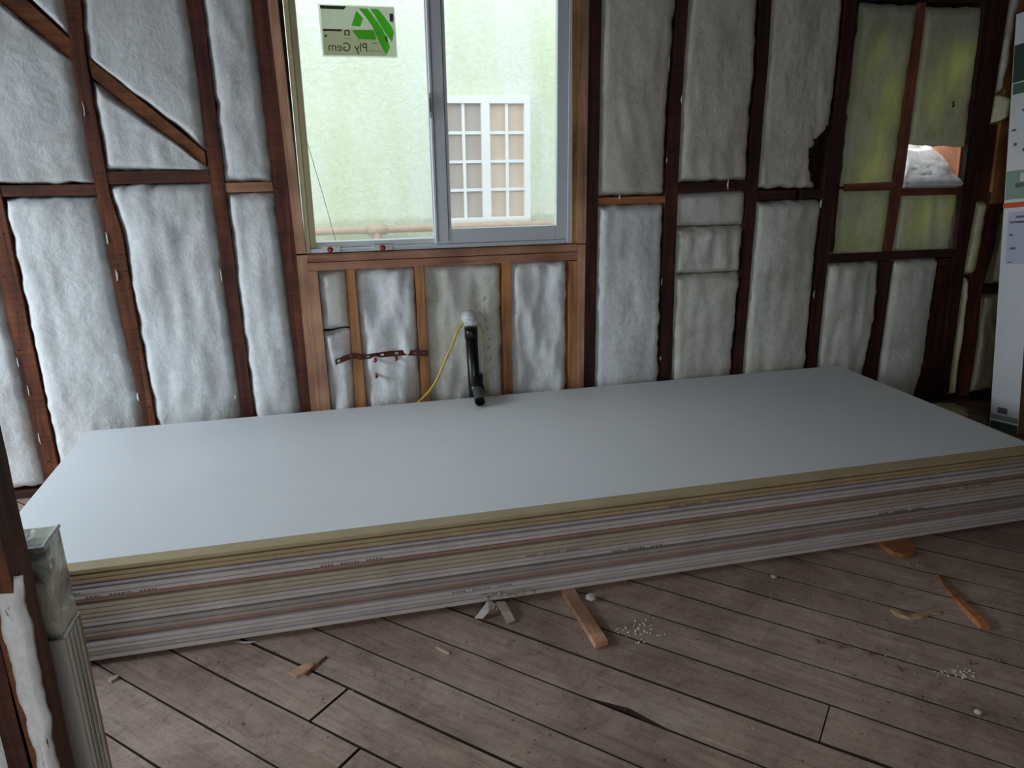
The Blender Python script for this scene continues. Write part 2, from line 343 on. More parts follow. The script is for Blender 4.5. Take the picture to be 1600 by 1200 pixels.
# ------------------------------------------------------------------ back wall
wb = empty('wall_back', (0, .05, 0), kind='structure'); wbl = Vector((0, .05, 0))
def par(o, root):
    o.parent = root; o.location = -Vector(root.location)+Vector(o.location); return o
def stud(key, z0, z1, mat, name='stud', label=None, wob=.0025, y0=0.0, y1=WD, edges=None, step=.05):
    L, R = edges or E_[key]; n = max(2, int((z1-z0)/step)); v = []; f = []; sd = rnd.random()*50
    for i in range(n+1):
        z = z0+(z1-z0)*i/n
        a = L(z)+nz(z*9, sd, 0)*wob; b = R(z)+nz(z*9, sd+9, 0)*wob; yy = y0+nz(z*3, sd+4, 0)*.0015
        v += [(a, yy, z), (b, yy, z), (b, y1, z), (a, y1, z)]
        if i:
            k = 4*i; f += [(k-4+j, k-4+(j+1) % 4, k+(j+1) % 4, k+j) for j in range(4)]
    f += [(3, 2, 1, 0), tuple(4*n+j for j in range(4))]
    o = link(name, v, f, mat); par(o, wb)
    if label: lab(o, label)
    return o
zt = ZC-.09
ZB = .022                                                        # top of bottom plate
zat = lambda px, py: W(px, py).z
stud('S1', ZB, zt, old[1], label='old stud peppered with nail holes, far left')
stud('S2', ZB, zt, old[1]); stud('S3', ZB, zt, old[0]); stud('S4', ZB, zt, old[0], wob=.001)
stud('S5', ZB, zt, old[2], wob=.001); stud('S6', ZB, zt, old[2]); stud('S7', ZB, zt, old[2]); stud('S8', ZB, zt, old[2])
zs2 = zat(1395, 406)
stud('S9', ZB, zat(1395, 408), old[2]); stud('S10', ZB, zat(1490, 404), old[2], y0=.02)
stud('R0', ZB, zt, old[2]); stud('R1', ZB, zat(1550, 300), old[0])
# bottom and top plates
for a, b in ((-2.6, .62), (.622, 2.4), (2.402, 4.55)): par(box('bottom_plate', (a, .0, ZF), (b, WD, ZB-.001), oldHd, None, .002), wb)
for a, b in ((-2.6, 1.2), (1.202, 4.55)): par(box('top_plate', (a, 0, zt), (b, WD, ZC-.002), oldHd, None, .002), wb)
# far left studs out of view carry on the rhythm
for x in (-1.84, -2.3): stud(None, ZB, zt, old[0], edges=(Const(x-.05), Const(x)))
for x in (3.95, 4.4): stud(None, ZB, zt, old[2], edges=(Const(x-.05), Const(x)))
def hblock(pxs, mat, name='fire_block', label=None, y0=.002, y1=WD):
    o = pxprism(name, pxs, y0, y1, mat, None, .0015); par(o, wb)
    if label: lab(o, label)
    return o
def between(kL, kR, yl0, yl1, yr0, yr1, pxl, pxr, mat, label=None, y0=.003):
    zl0, zl1 = zat(pxl, yl0), zat(pxl, yl1); zr0, zr1 = zat(pxr, yr0), zat(pxr, yr1)
    L = E_[kL][1] if kL else Const(-1.84); R = E_[kR][0]
    pts = [(L(zl0), zl0), (R(zr0), zr0), (R(zr1), zr1), (L(zl1), zl1)]
    o = prism('fire_block', pts, y0, WD, mat, None, .0015); par(o, wb)
    if label: lab(o, label)
    return o
between('S1', 'S2', 290, 308, 288, 306, 0, 150, oldH)
between('S2', 'S3', 268, 288, 266, 285, 170, 325, oldH)
between('S3', 'S4', 286, 301, 284, 299, 348, 430, pinkH, 'short pale new fire block')
between('S5', 'S6', 309, 320, 306, 317, 935, 1040, orH, 'thin orange fire block')
between('S6', 'S7', 287, 302, 283, 297, 1055, 1169, oldHd)
zz = lambda y, x: zat(x, y)
prism_b = [(E_['S7'][1](zat(1184, 298)), zat(1184, 298)), (W(1244, 297).x, zat(1244, 297)), (W(1244, 311).x, zat(1244, 311)), (E_['S7'][1](zat(1184, 313)), zat(1184, 313))]
par(prism('fire_block', prism_b, .003, WD, oldHd, None, .0015), wb)
prism_b = [(W(1251, 297).x, zat(1251, 297)), (E_['S8'][0](zat(1288, 295)), zat(1288, 295)), (E_['S8'][0](zat(1288, 309)), zat(1288, 309)), (W(1251, 311).x, zat(1251, 311))]
par(prism('fire_block', prism_b, .003, WD, oldHd, None, .0015), wb)
# diagonal brace let in between the studs on the left
hblock([(-70, -100), (108, 60), (116, 97), (-70, -54)], braceM, 'brace', y0=.006)
hblock([(137, 90), (320, 237), (323, 262), (143, 120)], braceM, 'brace', y0=.006)
# framing of the new window: doubled uprights, sill plates, cripple studs
def upr(pl, pr, z0, z1, mat, name='new_stud', y0=-.004, label=None):
    return stud(None, z0, z1, mat, name, label, .0004, y0, WD, edges=(Edge(pl), Edge(pr)), step=.3)
zsill = zat(478, 397)
upr([(418, 0), (463, 398)], [(433, 0), (478, 396)], zat(470, 397)+.002, zt, pinkV, 'jack_stud')
upr([(463, 400), (487, 646)], [(479, 400), (502, 645)], ZB, zat(470, 399), pinkV)
upr([(481, 424), (502, 645)], [(496, 424), (517, 644)], ZB, zat(488, 424), pinkV)
upr([(903, 0), (901, 379)], [(920.5, 0), (915, 378)], zat(910, 380), zt, pinkV, 'jack_stud')
upr([(894.5, 0), (894, 379)], [(902.8, 0), (900.8, 379)], zat(896, 380), zt, goldM, 'jack_stud', 0.0, 'raw golden splintered strip beside the window')
upr([(902, 381), (900, 616)], [(914.5, 380), (911, 616)], ZB, zat(910, 382), pinkV)
upr([(889, 407), (888, 616)], [(901.5, 407), (899.8, 616)], ZB, zat(895, 408), orV)
for l, r in (((541, 422, 557, 641), (554, 421, 573, 640)), ((648, 416, 660, 635), (661, 415, 673, 634)), ((785, 410, 788, 625), (798, 409, 801, 624))):
    upr([(l[0], l[1]), (l[2], l[3])], [(r[0], r[1]), (r[2], r[3])], ZB, zat(r[0], r[1]-1), orV, 'cripple_stud', 0.0)
hblock([(479, 398), (902, 381.5), (902, 393), (479, 410)], pinkH, 'sill_plate', y0=-.005)
hblock([(480, 411), (902, 394), (902, 406), (480, 424)], pinkH, 'sill_plate', y0=-.003)
par(box('window_header', (-.095, .0, 2.2), (1.17, WD, zt-.001), oldH, None, .002), wb)
# framing of the old window opening on the right
hblock([(1294, 398), (1497, 389), (1497, 401), (1294, 411)], oldHd, 'sill_plate', y0=-.002)
hblock([(1343, -6), (1560, 2), (1560, -14), (1343, -22)], oldHd, 'window_header')
redV = wood('pinkish_old_mullion', srgb(96, 50, 36), srgb(140, 82, 62), srgb(166, 104, 82), 'Z', .1)
redH = wood('pinkish_old_rail', srgb(90, 48, 36), srgb(132, 78, 60), srgb(156, 98, 78), 'X', .1)
upr([(1442, 0), (1421, 127), (1400, 283), (1396, 326), (1384, 392)], [(1451, 0), (1435, 127), (1415, 283), (1408, 326), (1397, 392)], zat(1390, 393), zat(1445, 3), redV, 'mullion', .012)
hblock([(1321, 288), (1399, 284), (1399, 297), (1321, 299)], redH, 'mid_rail', y0=.010)
hblock([(1412, 294), (1503, 293), (1502, 304), (1411, 306)], redH, 'mid_rail', y0=.008)
upr([(1343, 0), (1309, 300), (1303, 396)], [(1349, 0), (1314, 300), (1309, 396)], zat(1306, 396), zat(1346, -4), old[2], 'jamb_board', .045)
# orange jamb seen through the hole and brown planks right of the opening
xj = W(1516, 250, .06).x
salM = wood('daylit_salmon_jamb', srgb(214, 128, 92), srgb(240, 158, 118), srgb(248, 176, 140), 'Z')  # colour lightened in place of daylight falling on the jamb from outside
jz0, jz1 = W(1500, 300).z, W(1520, 190).z+.05
hexa_ = []
for (yy) in (.035, .24):
    for (zz1, dx) in ((jz0, -.010), (jz0, -.002), (jz1, -.002), (jz1, -.010)): hexa_.append((E_['R0'][0](zz1)+dx, yy, zz1))
par(hexa('jamb_board', hexa_, salM, None, .001), wb)
plk = lambda pxs, m, y0, n='plank': hblock(pxs, m, n, y0=y0, y1=y0+.02)
plk([(1546, 196), (1556, 196), (1536, 312), (1526, 312)], plankM, .02)
plk([(1557, 196), (1566, 196), (1548, 312), (1537, 312)], plankM, .016)
upr([(1573, 120), (1547, 318)], [(1583, 120), (1566, 318)], zat(1556, 318), zt, orV, 'new_stud', -.002, 'bright orange fir upright near the tall carton')
hblock([(1536, 447), (1575, 444), (1575, 456), (1534, 459)], oldHd)
# horizontal sheathing boards behind the studs, cut around both openings
z = ZF; SB = .165
wx0, wx1, wz0, wz1 = -.10, 1.16, .985, 2.2
ox0, ox1, oz0, oz1 = W(1340, 100, .09).x+.004, xj-.004, .86, 1.93
while z < ZC-.02:
    z1 = min(z+SB, ZC-.002)
    cuts = [(-2.6, 4.55)]
    for (a, b, c, d) in ((wx0, wx1, wz0, wz1), (ox0, ox1, oz0, oz1)):
        if z1 > c+.001 and z < d-.001:
            new = []
            for (p, q) in cuts:
                if p < a and q > b: new += [(p, a), (b, q)]
                else: new.append((p, q))
            cuts = new
    for (p, q) in cuts: par(box('sheathing_board', (p, WD+.001, z), (q, WD+.02, z1-.004), sheath), wb)
    z += SB
# outer skin closing the board joints
for (p, q, a, b) in ((-2.6, wx0, ZF, ZC), (wx0, wx1, ZF, wz0-.03), (wx0, wx1, wz1, ZC), (wx1, ox0, ZF, ZC), (ox0, ox1, ZF, oz0-.0), (ox0, ox1, oz1, ZC), (ox1, 4.55, ZF, ZC)):
    par(box('building_paper', (p, WD+.021, a), (q, WD+.028, b), black), wb)

# ------------------------------------------------------------------ floor: diagonal boards, each its own piece
fl = empty('floor', (0, -2, ZF-.02), kind='structure')
RX0, RX1, RY0, RY1 = -2.6, 4.55, -4.75, WD
def clip(poly):
    for ax, val, sg in ((0, RX0, 1), (0, RX1, -1), (1, RY0, 1), (1, RY1-.0, -1)):
        out = []
        for i in range(len(poly)):
            a, b = poly[i-1], poly[i]; ia = sg*(a[ax]-val) >= 0; ib = sg*(b[ax]-val) >= 0
            if ia != ib:
                t = (val-a[ax])/(b[ax]-a[ax]); out.append((a[0]+(b[0]-a[0])*t, a[1]+(b[1]-a[1])*t))
            if ib: out.append(b)
        poly = out
        if not poly: return poly
    return poly
seams = {-11: -2.282, -10: -2.07, -9: -1.855, -8: -1.645, -7: -1.429, -6: -1.216, -5: -1.001, -4: -.783, -3: -.575, -2: -.356, -1: -.163, 0: .042, 1: .263, 2: .457, 3: .695}
def seam(k):
    if k in seams: return seams[k]
    return seams[-11]+(k+11)*.2125 if k < -11 else seams[3]+(k-3)*.2125
joints = {-8: [1.664], -10: [1.797], -4: [3.211+.0], -7: [], 0: [4.9], -13: [3.3], 4: [3.9], -2: [6.2]}
joints = {-9: [1.557], -10: [1.81], -5: [3.208], -14: [2.6], 3: [4.6], -17: [4.4]}
gaps = {-9: .005, -8: .0075, -5: .0075, -4: .0055, -7: .0045, -6: .005}
def seamline(k, d):
    g = nz(d*2.3, k*3.7, 0)*.003
    if k == -6:   # gouge in the seam
        g += -.020*math.exp(-((d-2.66)/.10)**2) if False else 0
    return seam(k)+g
for k in range(-34, 21):
    c0, c1 = k, k+1
    ds = [-3.2]+joints.get(k, [])+[9.6]
    for a, b in zip(ds[:-1], ds[1:]):
        jg = .006 if k in (-9, -10) else .0025; a += jg if a > -3 else 0; b -= jg if b < 9 else 0
        n = max(2, int((b-a)/.16)); g0 = gaps.get(c0, .0046); g1 = gaps.get(c1, .0046)
        lo = []; hi = []
        for i in range(n+1):
            d = a+(b-a)*i/n
            cl = seamline(c0, d)+g0*(.7+.9*abs(nz(d*1.3, k, 5)))
            ch = seamline(c1, d)-g1*(.7+.9*abs(nz(d*1.3, k, 8)))
            if c1 == -6: pass
            if c0 == -6 and 2.35 < d < 3.0: cl += .034*max(0, 1-abs(d-2.54)/.15)   # broken edge leaves a wider gap
            lo.append(((cl+d)/2, (cl-d)/2)); hi.append(((ch+d)/2, (ch-d)/2))
        pl = clip(lo+hi[::-1])
        if len(pl) < 3: continue
        m = len(pl); zt_ = ZF+rnd.uniform(-.0006, .0006)
        v = [(x, y, zt_) for x, y in pl]+[(x, y, ZF-.02) for x, y in pl]
        f = [tuple(range(m)), tuple(range(2*m-1, m-1, -1))]+[(i, i+m, (i+1) % m+m, (i+1) % m) for i in range(m)]
        ob = par(link('floorboard', v, f, floorM, mats=[floorM, seam_shade]), fl)
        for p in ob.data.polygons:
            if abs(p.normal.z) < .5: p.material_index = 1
par(box('subfloor', (RX0, RY0, ZF-.06), (RX1, RY1, ZF-.025), black), fl)

# ------------------------------------------------------------------ rest of the room shell (out of view)
def shell(name, boxes, mat):
    r = empty(name, (0, 0, 0), kind='structure')
    for a, b in boxes: box('wall_boarding', a, b, mat, r)
shell('wall_left', [((-2.62, -4.75, ZF), (-2.601, -1.95, ZC)), ((-2.62, -.2, ZF), (-2.601, -.002, ZC)), ((-2.62, -1.95, ZF), (-2.601, -.2, .25)), ((-2.62, -1.95, 1.85), (-2.601, -.2, ZC))], plankM)
shell('wall_right', [((4.551, -4.75, ZF), (4.57, .09, ZC))], plankM)
shell('wall_rear', [((-2.6, -4.77, ZF), (-1.2, -4.751, ZC)), ((.7, -4.77, ZF), (4.55, -4.751, ZC)), ((-1.2, -4.77, 1.95), (.7, -4.751, ZC)), ((-1.2, -4.77, ZF), (.7, -4.751, .3))], plankM)
cr = empty('ceiling', (0, 0, 0), kind='structure')
y = -4.75
while y < .12:
    box('ceiling_board', (-2.6, y, ZC+.001), (4.55, min(y+.196, .118), ZC+.02), ceilM, cr); y += .2
box('roof_deck', (-2.65, -4.8, ZC+.021), (4.6, .13, ZC+.06), black, cr)

# ------------------------------------------------------------------ glass wool batts
BAT = 'glass wool batts between the studs'
def batt(label, L, R, tl, tr, bl, br, mat, bulge=.022, seed=0, crease=.010, ov=.003, tuft=0, holes=None, name='insulation_batt', y_back=.07, yb=.012, edge_n=.009, res=.014, cat='insulation batt'):
    """L,R: functions x(z); tl.. : z of the four corners"""
    if not callable(L): L = Const(L)
    if not callable(R): R = Const(R)
    zc = (tl+bl+tr+br)/4; wdt = abs(R(zc)-L(zc)); hgt = max(tl-bl, tr-br)
    nu = max(8, min(40, int(wdt/res))); nv = max(8, min(110, int(hgt/res)))
    V = []; Fc = []
    for j in range(nv+1):
        t = j/nv
        for i in range(nu+1):
            s = i/nu
            zT = tl*(1-s)+tr*s; zB = bl*(1-s)+br*s
            z = zT*(1-t)+zB*t
            xl = L(z)-ov+nz(z*14, seed, 1)*edge_n; xr = R(z)+ov+nz(z*14, seed, 7)*edge_n
            if t < .02 or t > .98: z += nz((xl+(xr-xl)*s)*16, seed, 3)*edge_n
            x = xl+(xr-xl)*s
            e = min(1, min(s, 1-s)*wdt/.035); e = e*(2-e)
            et = min(1, min(t, 1-t)*max(tl-bl, tr-br)/.035); et = et*(2-et)
            pr = min(e, et) if e*et > 0 else 0
            ysh = yb+.028*(1-pr) - bulge*pr*(.45+.55*math.sin(PI*s)**.6)
            ysh += -crease*pr*(nz(x*6, z*3.2, seed, 2)+.4*abs(nz(x*15, z*5, seed+3, 2)))
            # vertical pucker lines
            ysh += .35*crease*pr*math.sin(x*70+5*nz(z*2, seed, 9)+3*z)*nz(x*4, z*2, seed+20)
            ysh += .0014*nz(x*40, z*32, seed+5)
            if ysh > y_back-.008: ysh = y_back-.008
            V.append((x, ysh, z))
    n1 = (nu+1)*(nv+1); w_ = nu+1
    keep = lambda x, z: not (holes and holes(x, z))
    ring = [i for i in range(w_)]+[j*w_+nu for j in range(1, nv+1)]+[nv*w_+i for i in range(nu-1, -1, -1)]+[j*w_ for j in range(nv-1, 0, -1)]
    for j in range(nv):
        for i in range(nu):
            a = j*w_+i; q = (a, a+1, a+w_+1, a+w_)
            cx = sum(V[k][0] for k in q)/4; cz = sum(V[k][2] for k in q)/4
            if keep(cx, cz): Fc.append(q)
    if holes:      # thickness by solidify so the torn rim gets an edge too
        me_faces = Fc
        o = link(name, V, Fc, mat, None, True)
        sm = o.modifiers.new('thickness', 'SOLIDIFY'); sm.thickness = .03; sm.offset = -1
    else:
        base = len(V); V += [(V[k][0], y_back, V[k][2]) for k in ring]
        m = len(ring)
        Fc += [(ring[i], ring[(i+1) % m], base+(i+1) % m, base+i) for i in range(m)]
        Fc.append(tuple(base+i for i in range(m-1, -1, -1)))
        o = link(name, V, Fc, mat, None, True)
    lab(o, label, cat, BAT)
    return o
def fn(key, side): return E_[key][side]
zc_ = zt-.003
b_ = ZB+.004
def tufts(o, spots, mat, seed=1):
    r = random.Random(seed)
    for (px, py) in spots[::2]:
        p = W(px, py, -.004); n = 7; v = []; f = []
        ax = r.uniform(-.1, .1); ln = r.uniform(.010, .030); wd = r.uniform(.002, .0045)
        for i in range(n):
            t = i/(n-1); cz = (t-.5)*ln*2; cx = math.sin(t*PI)*ax*ln; ww = wd*math.sin(PI*(.12+.8*t))*(1+.5*nz(t*4, px, py))
            for k in range(5):
                a = 2*PI*k/5; v.append((p.x+cx+ww*math.cos(a), p.y-.002+ww*.7*math.sin(a)+.004*math.sin(t*PI), p.z+cz))
            if i: f += [((i-1)*5+k, (i-1)*5+(k+1) % 5, i*5+(k+1) % 5, i*5+k) for k in range(5)]
        f += [(4, 3, 2, 1, 0), tuple((n-1)*5+k for k in range(5))]
        t_ = link('loose_tuft', v, f, mat, None, True); t_.parent = o
Z = zat
def zl(a, b_, x):
    A, B = W(*a), W(*b_); return A.z+(B.z-A.z)*(x-A.x)/(B.x-A.x)
b = batt('white glass wool batt at the far left edge, low, left of the nail-holed stud', -1.79, fn('S1', 0), 1.17, 1.17, b_, b_, woolW, seed=1, bulge=.03)
tufts(b, [(28, 566), (33, 580), (44, 610), (46, 625), (62, 685)], woolW, 3)
b = batt('broad white glass wool batt under the leftmost fire block, right of the nail-holed stud', fn('S1', 1), fn('S2', 0), Z(0, 309), Z(150, 307), b_, b_, woolW, seed=2, bulge=.03, edge_n=.008)
tufts(b, [(167, 372), (170, 392), (182, 430), (212, 604), (216, 620), (224, 652)], woolW, 5)
b = batt('broad white glass wool batt under the fire block where the diagonal brace ends', fn('S2', 1), fn('S3', 0), Z(175, 289), Z(325, 286), b_, b_, woolW, seed=3, bulge=.026, crease=.014, edge_n=.008)
tufts(b, [(345, 430), (350, 470), (368, 620)], woolW, 6)
batt('narrow white glass wool batt under the short pale fire block left of the window', fn('S3', 1), fn('S4', 0), Z(350, 302), Z(430, 300), b_, b_, woolW, seed=4, bulge=.026, crease=.013)
b = batt('large white glass wool batt below the diagonal brace at the upper left edge', -1.62, fn('S2', 0), zl((3, 5), (116, 97), -1.62)-.002, Z(113, 96), Z(0, 289), Z(150, 287), woolW, seed=5, bulge=.024)
tufts(b, [(130, 170)], woolW, 2)
batt('small corner of white glass wool above the brace at the upper left', -1.25, fn('S2', 0), zc_, zc_, zl((43, 0), (108, 60), -1.25)+.002, Z(110, 59), woolW, seed=6)
batt('white glass wool batt above the diagonal brace with a slanted lower edge', fn('S2', 1), fn('S3', 0), zc_, zc_, Z(137, 89), Z(320, 235), woolW, seed=7, bulge=.012, crease=.006)
batt('wedge-shaped white glass wool piece beneath the diagonal brace', fn('S2', 1), fn('S3', 0), Z(143, 121), Z(322, 262), Z(170, 267), Z(325, 266), woolW, seed=8, bulge=.018)
b = batt('narrow white glass wool batt beside the upper left of the window', fn('S3', 1), fn('S4', 0), zc_, zc_, Z(348, 285), Z(430, 283), woolW, seed=9, crease=.013)
# below the window
def E2(*p): return Edge(list(p))
c1l, c1r = E2((541, 422), (557, 641)), E2((554, 421), (573, 640)); c2l, c2r = E2((648, 416), (660, 635)), E2((661, 415), (673, 634))
c3l, c3r = E2((785, 410), (788, 625)), E2((798, 409), (801, 624)); n1r = E2((496, 424), (517, 644)); c4l = E2((889, 407), (888, 616))
batt('small grey-white batt piece under the window, upper one in the leftmost narrow bay', n1r, c1l, Z(500, 425), Z(545, 423), Z(512, 519), Z(548, 513), woolB, seed=10, yb=.022, bulge=.018)
batt('small white batt piece under the window, lower one in the leftmost narrow bay', n1r, c1l, Z(512, 522), Z(548, 516), b_, b_, woolW, seed=11, yb=.022, bulge=.022, crease=.028)
batt('white glass wool batt under the window behind the rusty strap', c1r, c2l, Z(556, 421), Z(648, 417), b_, b_, woolW, seed=12, yb=.030, bulge=.024, crease=.040)
bp = batt('white glass wool batt under the window behind the black drain pipe', c2r, c3l, Z(662, 415), Z(785, 411), b_, b_, woolB, seed=13, yb=.036, bulge=.020, crease=.024)
batt('white glass wool batt under the window in the bay right of the drain pipe', c3r, c4l, Z(799, 409), Z(888, 406), b_, b_, woolW, seed=14, yb=.028, bulge=.024, crease=.042)
# right of the window
b = batt('tall grey-white batt directly right of the window, above the thin orange fire block', fn('S5', 1), fn('S6', 0), zc_, zc_, Z(935, 307), Z(1040, 305), woolD, seed=15, bulge=.02)
tufts(b, [(1046, 100), (1045, 130), (1042, 250), (1040, 290), (968, 308)], woolW, 8)
b = batt('tall white batt directly right of the window, below the thin orange fire block', fn('S5', 1), fn('S6', 0), Z(935, 321), Z(1038, 318), b_, b_, woolW, seed=16, bulge=.026)
tufts(b, [(1034, 440), (1036, 525), (1032, 560)], woolW, 9)
b = batt('tall grey batt in the second bay right of the window, above the dark fire block', fn('S6', 1), fn('S7', 0), zc_, zc_, Z(1060, 286), Z(1168, 282), woolD, seed=17, bulge=.02)
tufts(b, [(1065, 155), (1066, 165), (1138, 288), (1143, 292)], woolW, 10)
s6, s7 = fn('S6', 1), fn('S7', 0)
batt('short flat batt piece right under the dark fire block, topmost of three in its bay', s6, s7, Z(1058, 303), Z(1166, 298), Z(1056, 355), Z(1163, 352), woolB, seed=18, bulge=.010, edge_n=.003)
batt('short crumpled batt piece in the middle of three, second bay right of the window', s6, s7, Z(1056, 356), Z(1163, 353), Z(1054, 430), Z(1160, 425), woolB, seed=19, bulge=.022, crease=.03, edge_n=.007)
batt('long white batt below the crumpled piece, second bay right of the window', s6, s7, Z(1054, 431), Z(1160, 426), b_, b_, woolB, seed=20, bulge=.022)
hx, hz = W(1293, 252).x, W(1293, 252).z
def bite(x, z):
    zc0 = Z(1290, 245); r = math.hypot((x-W(1300, 245).x)/.135, (z-zc0)/.15)
    return r+.18*nz(x*14, z*14, 2) < 1 or (x > W(1275, 280).x+ (z-Z(1285, 290))*-.6 and z < Z(1275, 262))
b = batt('tall grey batt with a big bite torn out of its lower right side', fn('S7', 1), fn('S8', 0), zc_, zc_, Z(1186, 297), Z(1288, 294), woolD, seed=21, bulge=.014, holes=bite, res=.009)
b = batt('tall yellowish-white batt in the third bay right of the window, lower', fn('S7', 1), fn('S8', 0), Z(1184, 315), Z(1288, 312), b_, b_, woolB, seed=22, bulge=.03, edge_n=.008)
tufts(b, [(1283, 318), (1280, 375), (1272, 460)], woolW, 11)
batt('lumpy white batt below the old window opening, left of two', fn('S8', 1), fn('S9', 0), Z(1300, 412), Z(1378, 408), b_, b_, woolB, seed=23, bulge=.03, crease=.018, edge_n=.009)
batt('smooth white batt below the old window opening, right of two', fn('S9', 1), E2((1468, 403), (1458, 470), (1446, 560), (1428, 622)), Z(1398, 406), Z(1468, 403), b_, b_, woolB, seed=24, bulge=.04, crease=.006)
# old window opening, thin wool with daylight behind
oL = E2((1351, 0), (1339, 100), (1322, 270), (1318, 299), (1309, 396)); mL = E2((1442, 0), (1421, 127), (1400, 283), (1384, 392)); mR = E2((1450, 0), (1435, 127), (1414, 283), (1408, 326), (1397, 392))
oR = E2((1541, 0), (1537, 60), (1527, 120), (1517, 200), (1511, 272), (1505, 310), (1496, 400))
kw = dict(y_back=.035, yb=.014, bulge=.006, crease=.005)
batt('tall green-tinged batt in the old window opening, left of the mullion', oL, mL, Z(1355, 4), Z(1440, 7), Z(1322, 293), Z(1400, 289), woolG, seed=25, **kw)
b = batt('green-tinged batt hanging above the bright hole, right of the mullion', mR, oR, Z(1450, 10), Z(1545, 10), Z(1420, 226), Z(1516, 230), woolG, seed=26, **kw)
for (dx, dz, l_) in ((0, 0, .012), (-.002, .016, .008)):        # dark rip in the batt
    p = W(1490, 166, -.006); prism('dark_rip', [(p.x-.006+dx, p.z+dz), (p.x+dx, p.z+dz-.006), (p.x+.006+dx, p.z+dz+.004), (p.x+.002+dx, p.z+dz+l_)], p.y, p.y+.004, black, b)
batt('pale green batt in the old window opening, lower left pane', oL, mL, Z(1320, 295), Z(1398, 292), Z(1311, 401), Z(1385, 398), woolG, seed=27, **kw)
batt('pale batt in the old window opening, lower right pane', mR, E2((1502, 305), (1488, 392)), Z(1409, 302), Z(1500, 300), Z(1398, 396), Z(1488, 393), woolG, seed=28, crease=.012, y_back=.04, yb=.018, bulge=.012)
# slumped wool piece lying in the hole, lit from outside
V = []; Fc = []; nu, nv = 34, 22
pb0, pb1 = W(1409, 294, .014), W(1508, 291, .014); top = [(1412, 238), (1430, 241), (1448, 239), (1463, 235), (1478, 230), (1484, 233), (1492, 248), (1502, 262)]
for j in range(nv+1):
    t = j/nv
    for i in range(nu+1):
        s = i/nu; k = s*(len(top)-1); a = int(min(k, len(top)-2)); q = k-a
        tp = W(top[a][0]*(1-q)+top[a+1][0]*q, top[a][1]*(1-q)+top[a+1][1]*q, .24)
        bp_ = pb0.lerp(pb1, s); p = bp_.lerp(tp, t**.8)
        p.y += -.012*math.sin(PI*t)+.014*nz(p.x*16, p.z*26, 4)*math.sin(PI*min(1, t*1.2+.1)); p.z += .010*nz(p.x*13, p.z*18, 8)*math.sin(PI*t) + .008*math.sin(PI*min(1, t*6))*(1-t)
        V.append(tuple(p))
Fc = [(j*(nu+1)+i, j*(nu+1)+i+1, (j+1)*(nu+1)+i+1, (j+1)*(nu+1)+i) for j in range(nv) for i in range(nu)]
sl = link('wool_scrap', V, Fc, woolW, None, True); sl.modifiers.new('thickness', 'SOLIDIFY').thickness = -.02
lab(sl, 'crumpled bright white wool piece slumped in the hole of the old window', 'insulation')
# right of the opening
batt('narrow pale batt strip right of the old window, upper piece beside the orange upright', E2((1528, 312), (1515, 380), (1506, 430)), E2((1547, 312), (1538, 380), (1526, 430)), Z(1535, 314), Z(1545, 313), Z(1507, 431), Z(1524, 430), woolY, seed=30, bulge=.02)
batt('very narrow pale batt strip right of the old window, reaching the floor', E2((1507, 433), (1495, 520), (1480, 634)), E2((1517, 433), (1509, 520), (1495, 634)), Z(1508, 434), Z(1518, 433), b_, b_, woolY, seed=31, bulge=.02)
batt('brownish batt behind the foot of the tall leaning carton', E2((1535, 458), (1527, 530), (1511, 636)), Const(3.90), Z(1536, 460), Z(1575, 458), b_, b_, woolY, seed=32, bulge=.01)
batt('pale batt behind the tall leaning carton above the dark block', E2((1566, 320), (1552, 440)), Const(3.90), Z(1566, 330), Z(1575, 330), Z(1552, 446), Z(1575, 445), woolY, seed=33, bulge=.01)
b = batt('long grey batt at the upper right edge left of the tall carton', E2((1577, 0), (1551, 160)), E2((1600, 0), (1574, 120)), zc_, zc_, Z(1550, 150), Z(1572, 145), woolD, seed=34, bulge=.02)
batt('puffy torn batt end above the brown planks at the upper right', E2((1556, 146), (1548, 194)), E2((1579, 146), (1572, 180), (1564, 190)), Z(1555, 148), Z(1576, 147), Z(1549, 195), Z(1566, 190), woolY, seed=35, bulge=.04, yb=-.01, crease=.02)
# bulk batts outside the frame so the wall is complete
for x0, x1 in ((-2.25, -1.89),): batt('white glass wool batt beyond the left edge of the view', x0, x1, zc_, zc_, b_, b_, woolW, seed=40, res=.04)
# wool lump on the floor at right
g = G(1540, 662); V = []; Fc = []; n = 18; m = 10
for j in range(m+1):
    for i in range(n):
        a = 2*PI*i/n; t = j/m*PI/2; r = math.cos(t)*(1+.25*nz(math.cos(a)*2, math.sin(a)*2, j*.3))
        V.append((3.28+.16*r*math.cos(a), -.13+.09*r*math.sin(a), ZF+.002+.055*math.sin(t)*(1+.2*nz(i, j, 1))))
Fc = [(j*n+i, j*n+(i+1) % n, (j+1)*n+(i+1) % n, (j+1)*n+i) for j in range(m) for i in range(n)]+[tuple(range(n-1, -1, -1))]
lab(link('wool_scrap', V, Fc, woolY, None, True), 'yellowish wool lump on the floor at the foot of the tall carton', 'insulation')

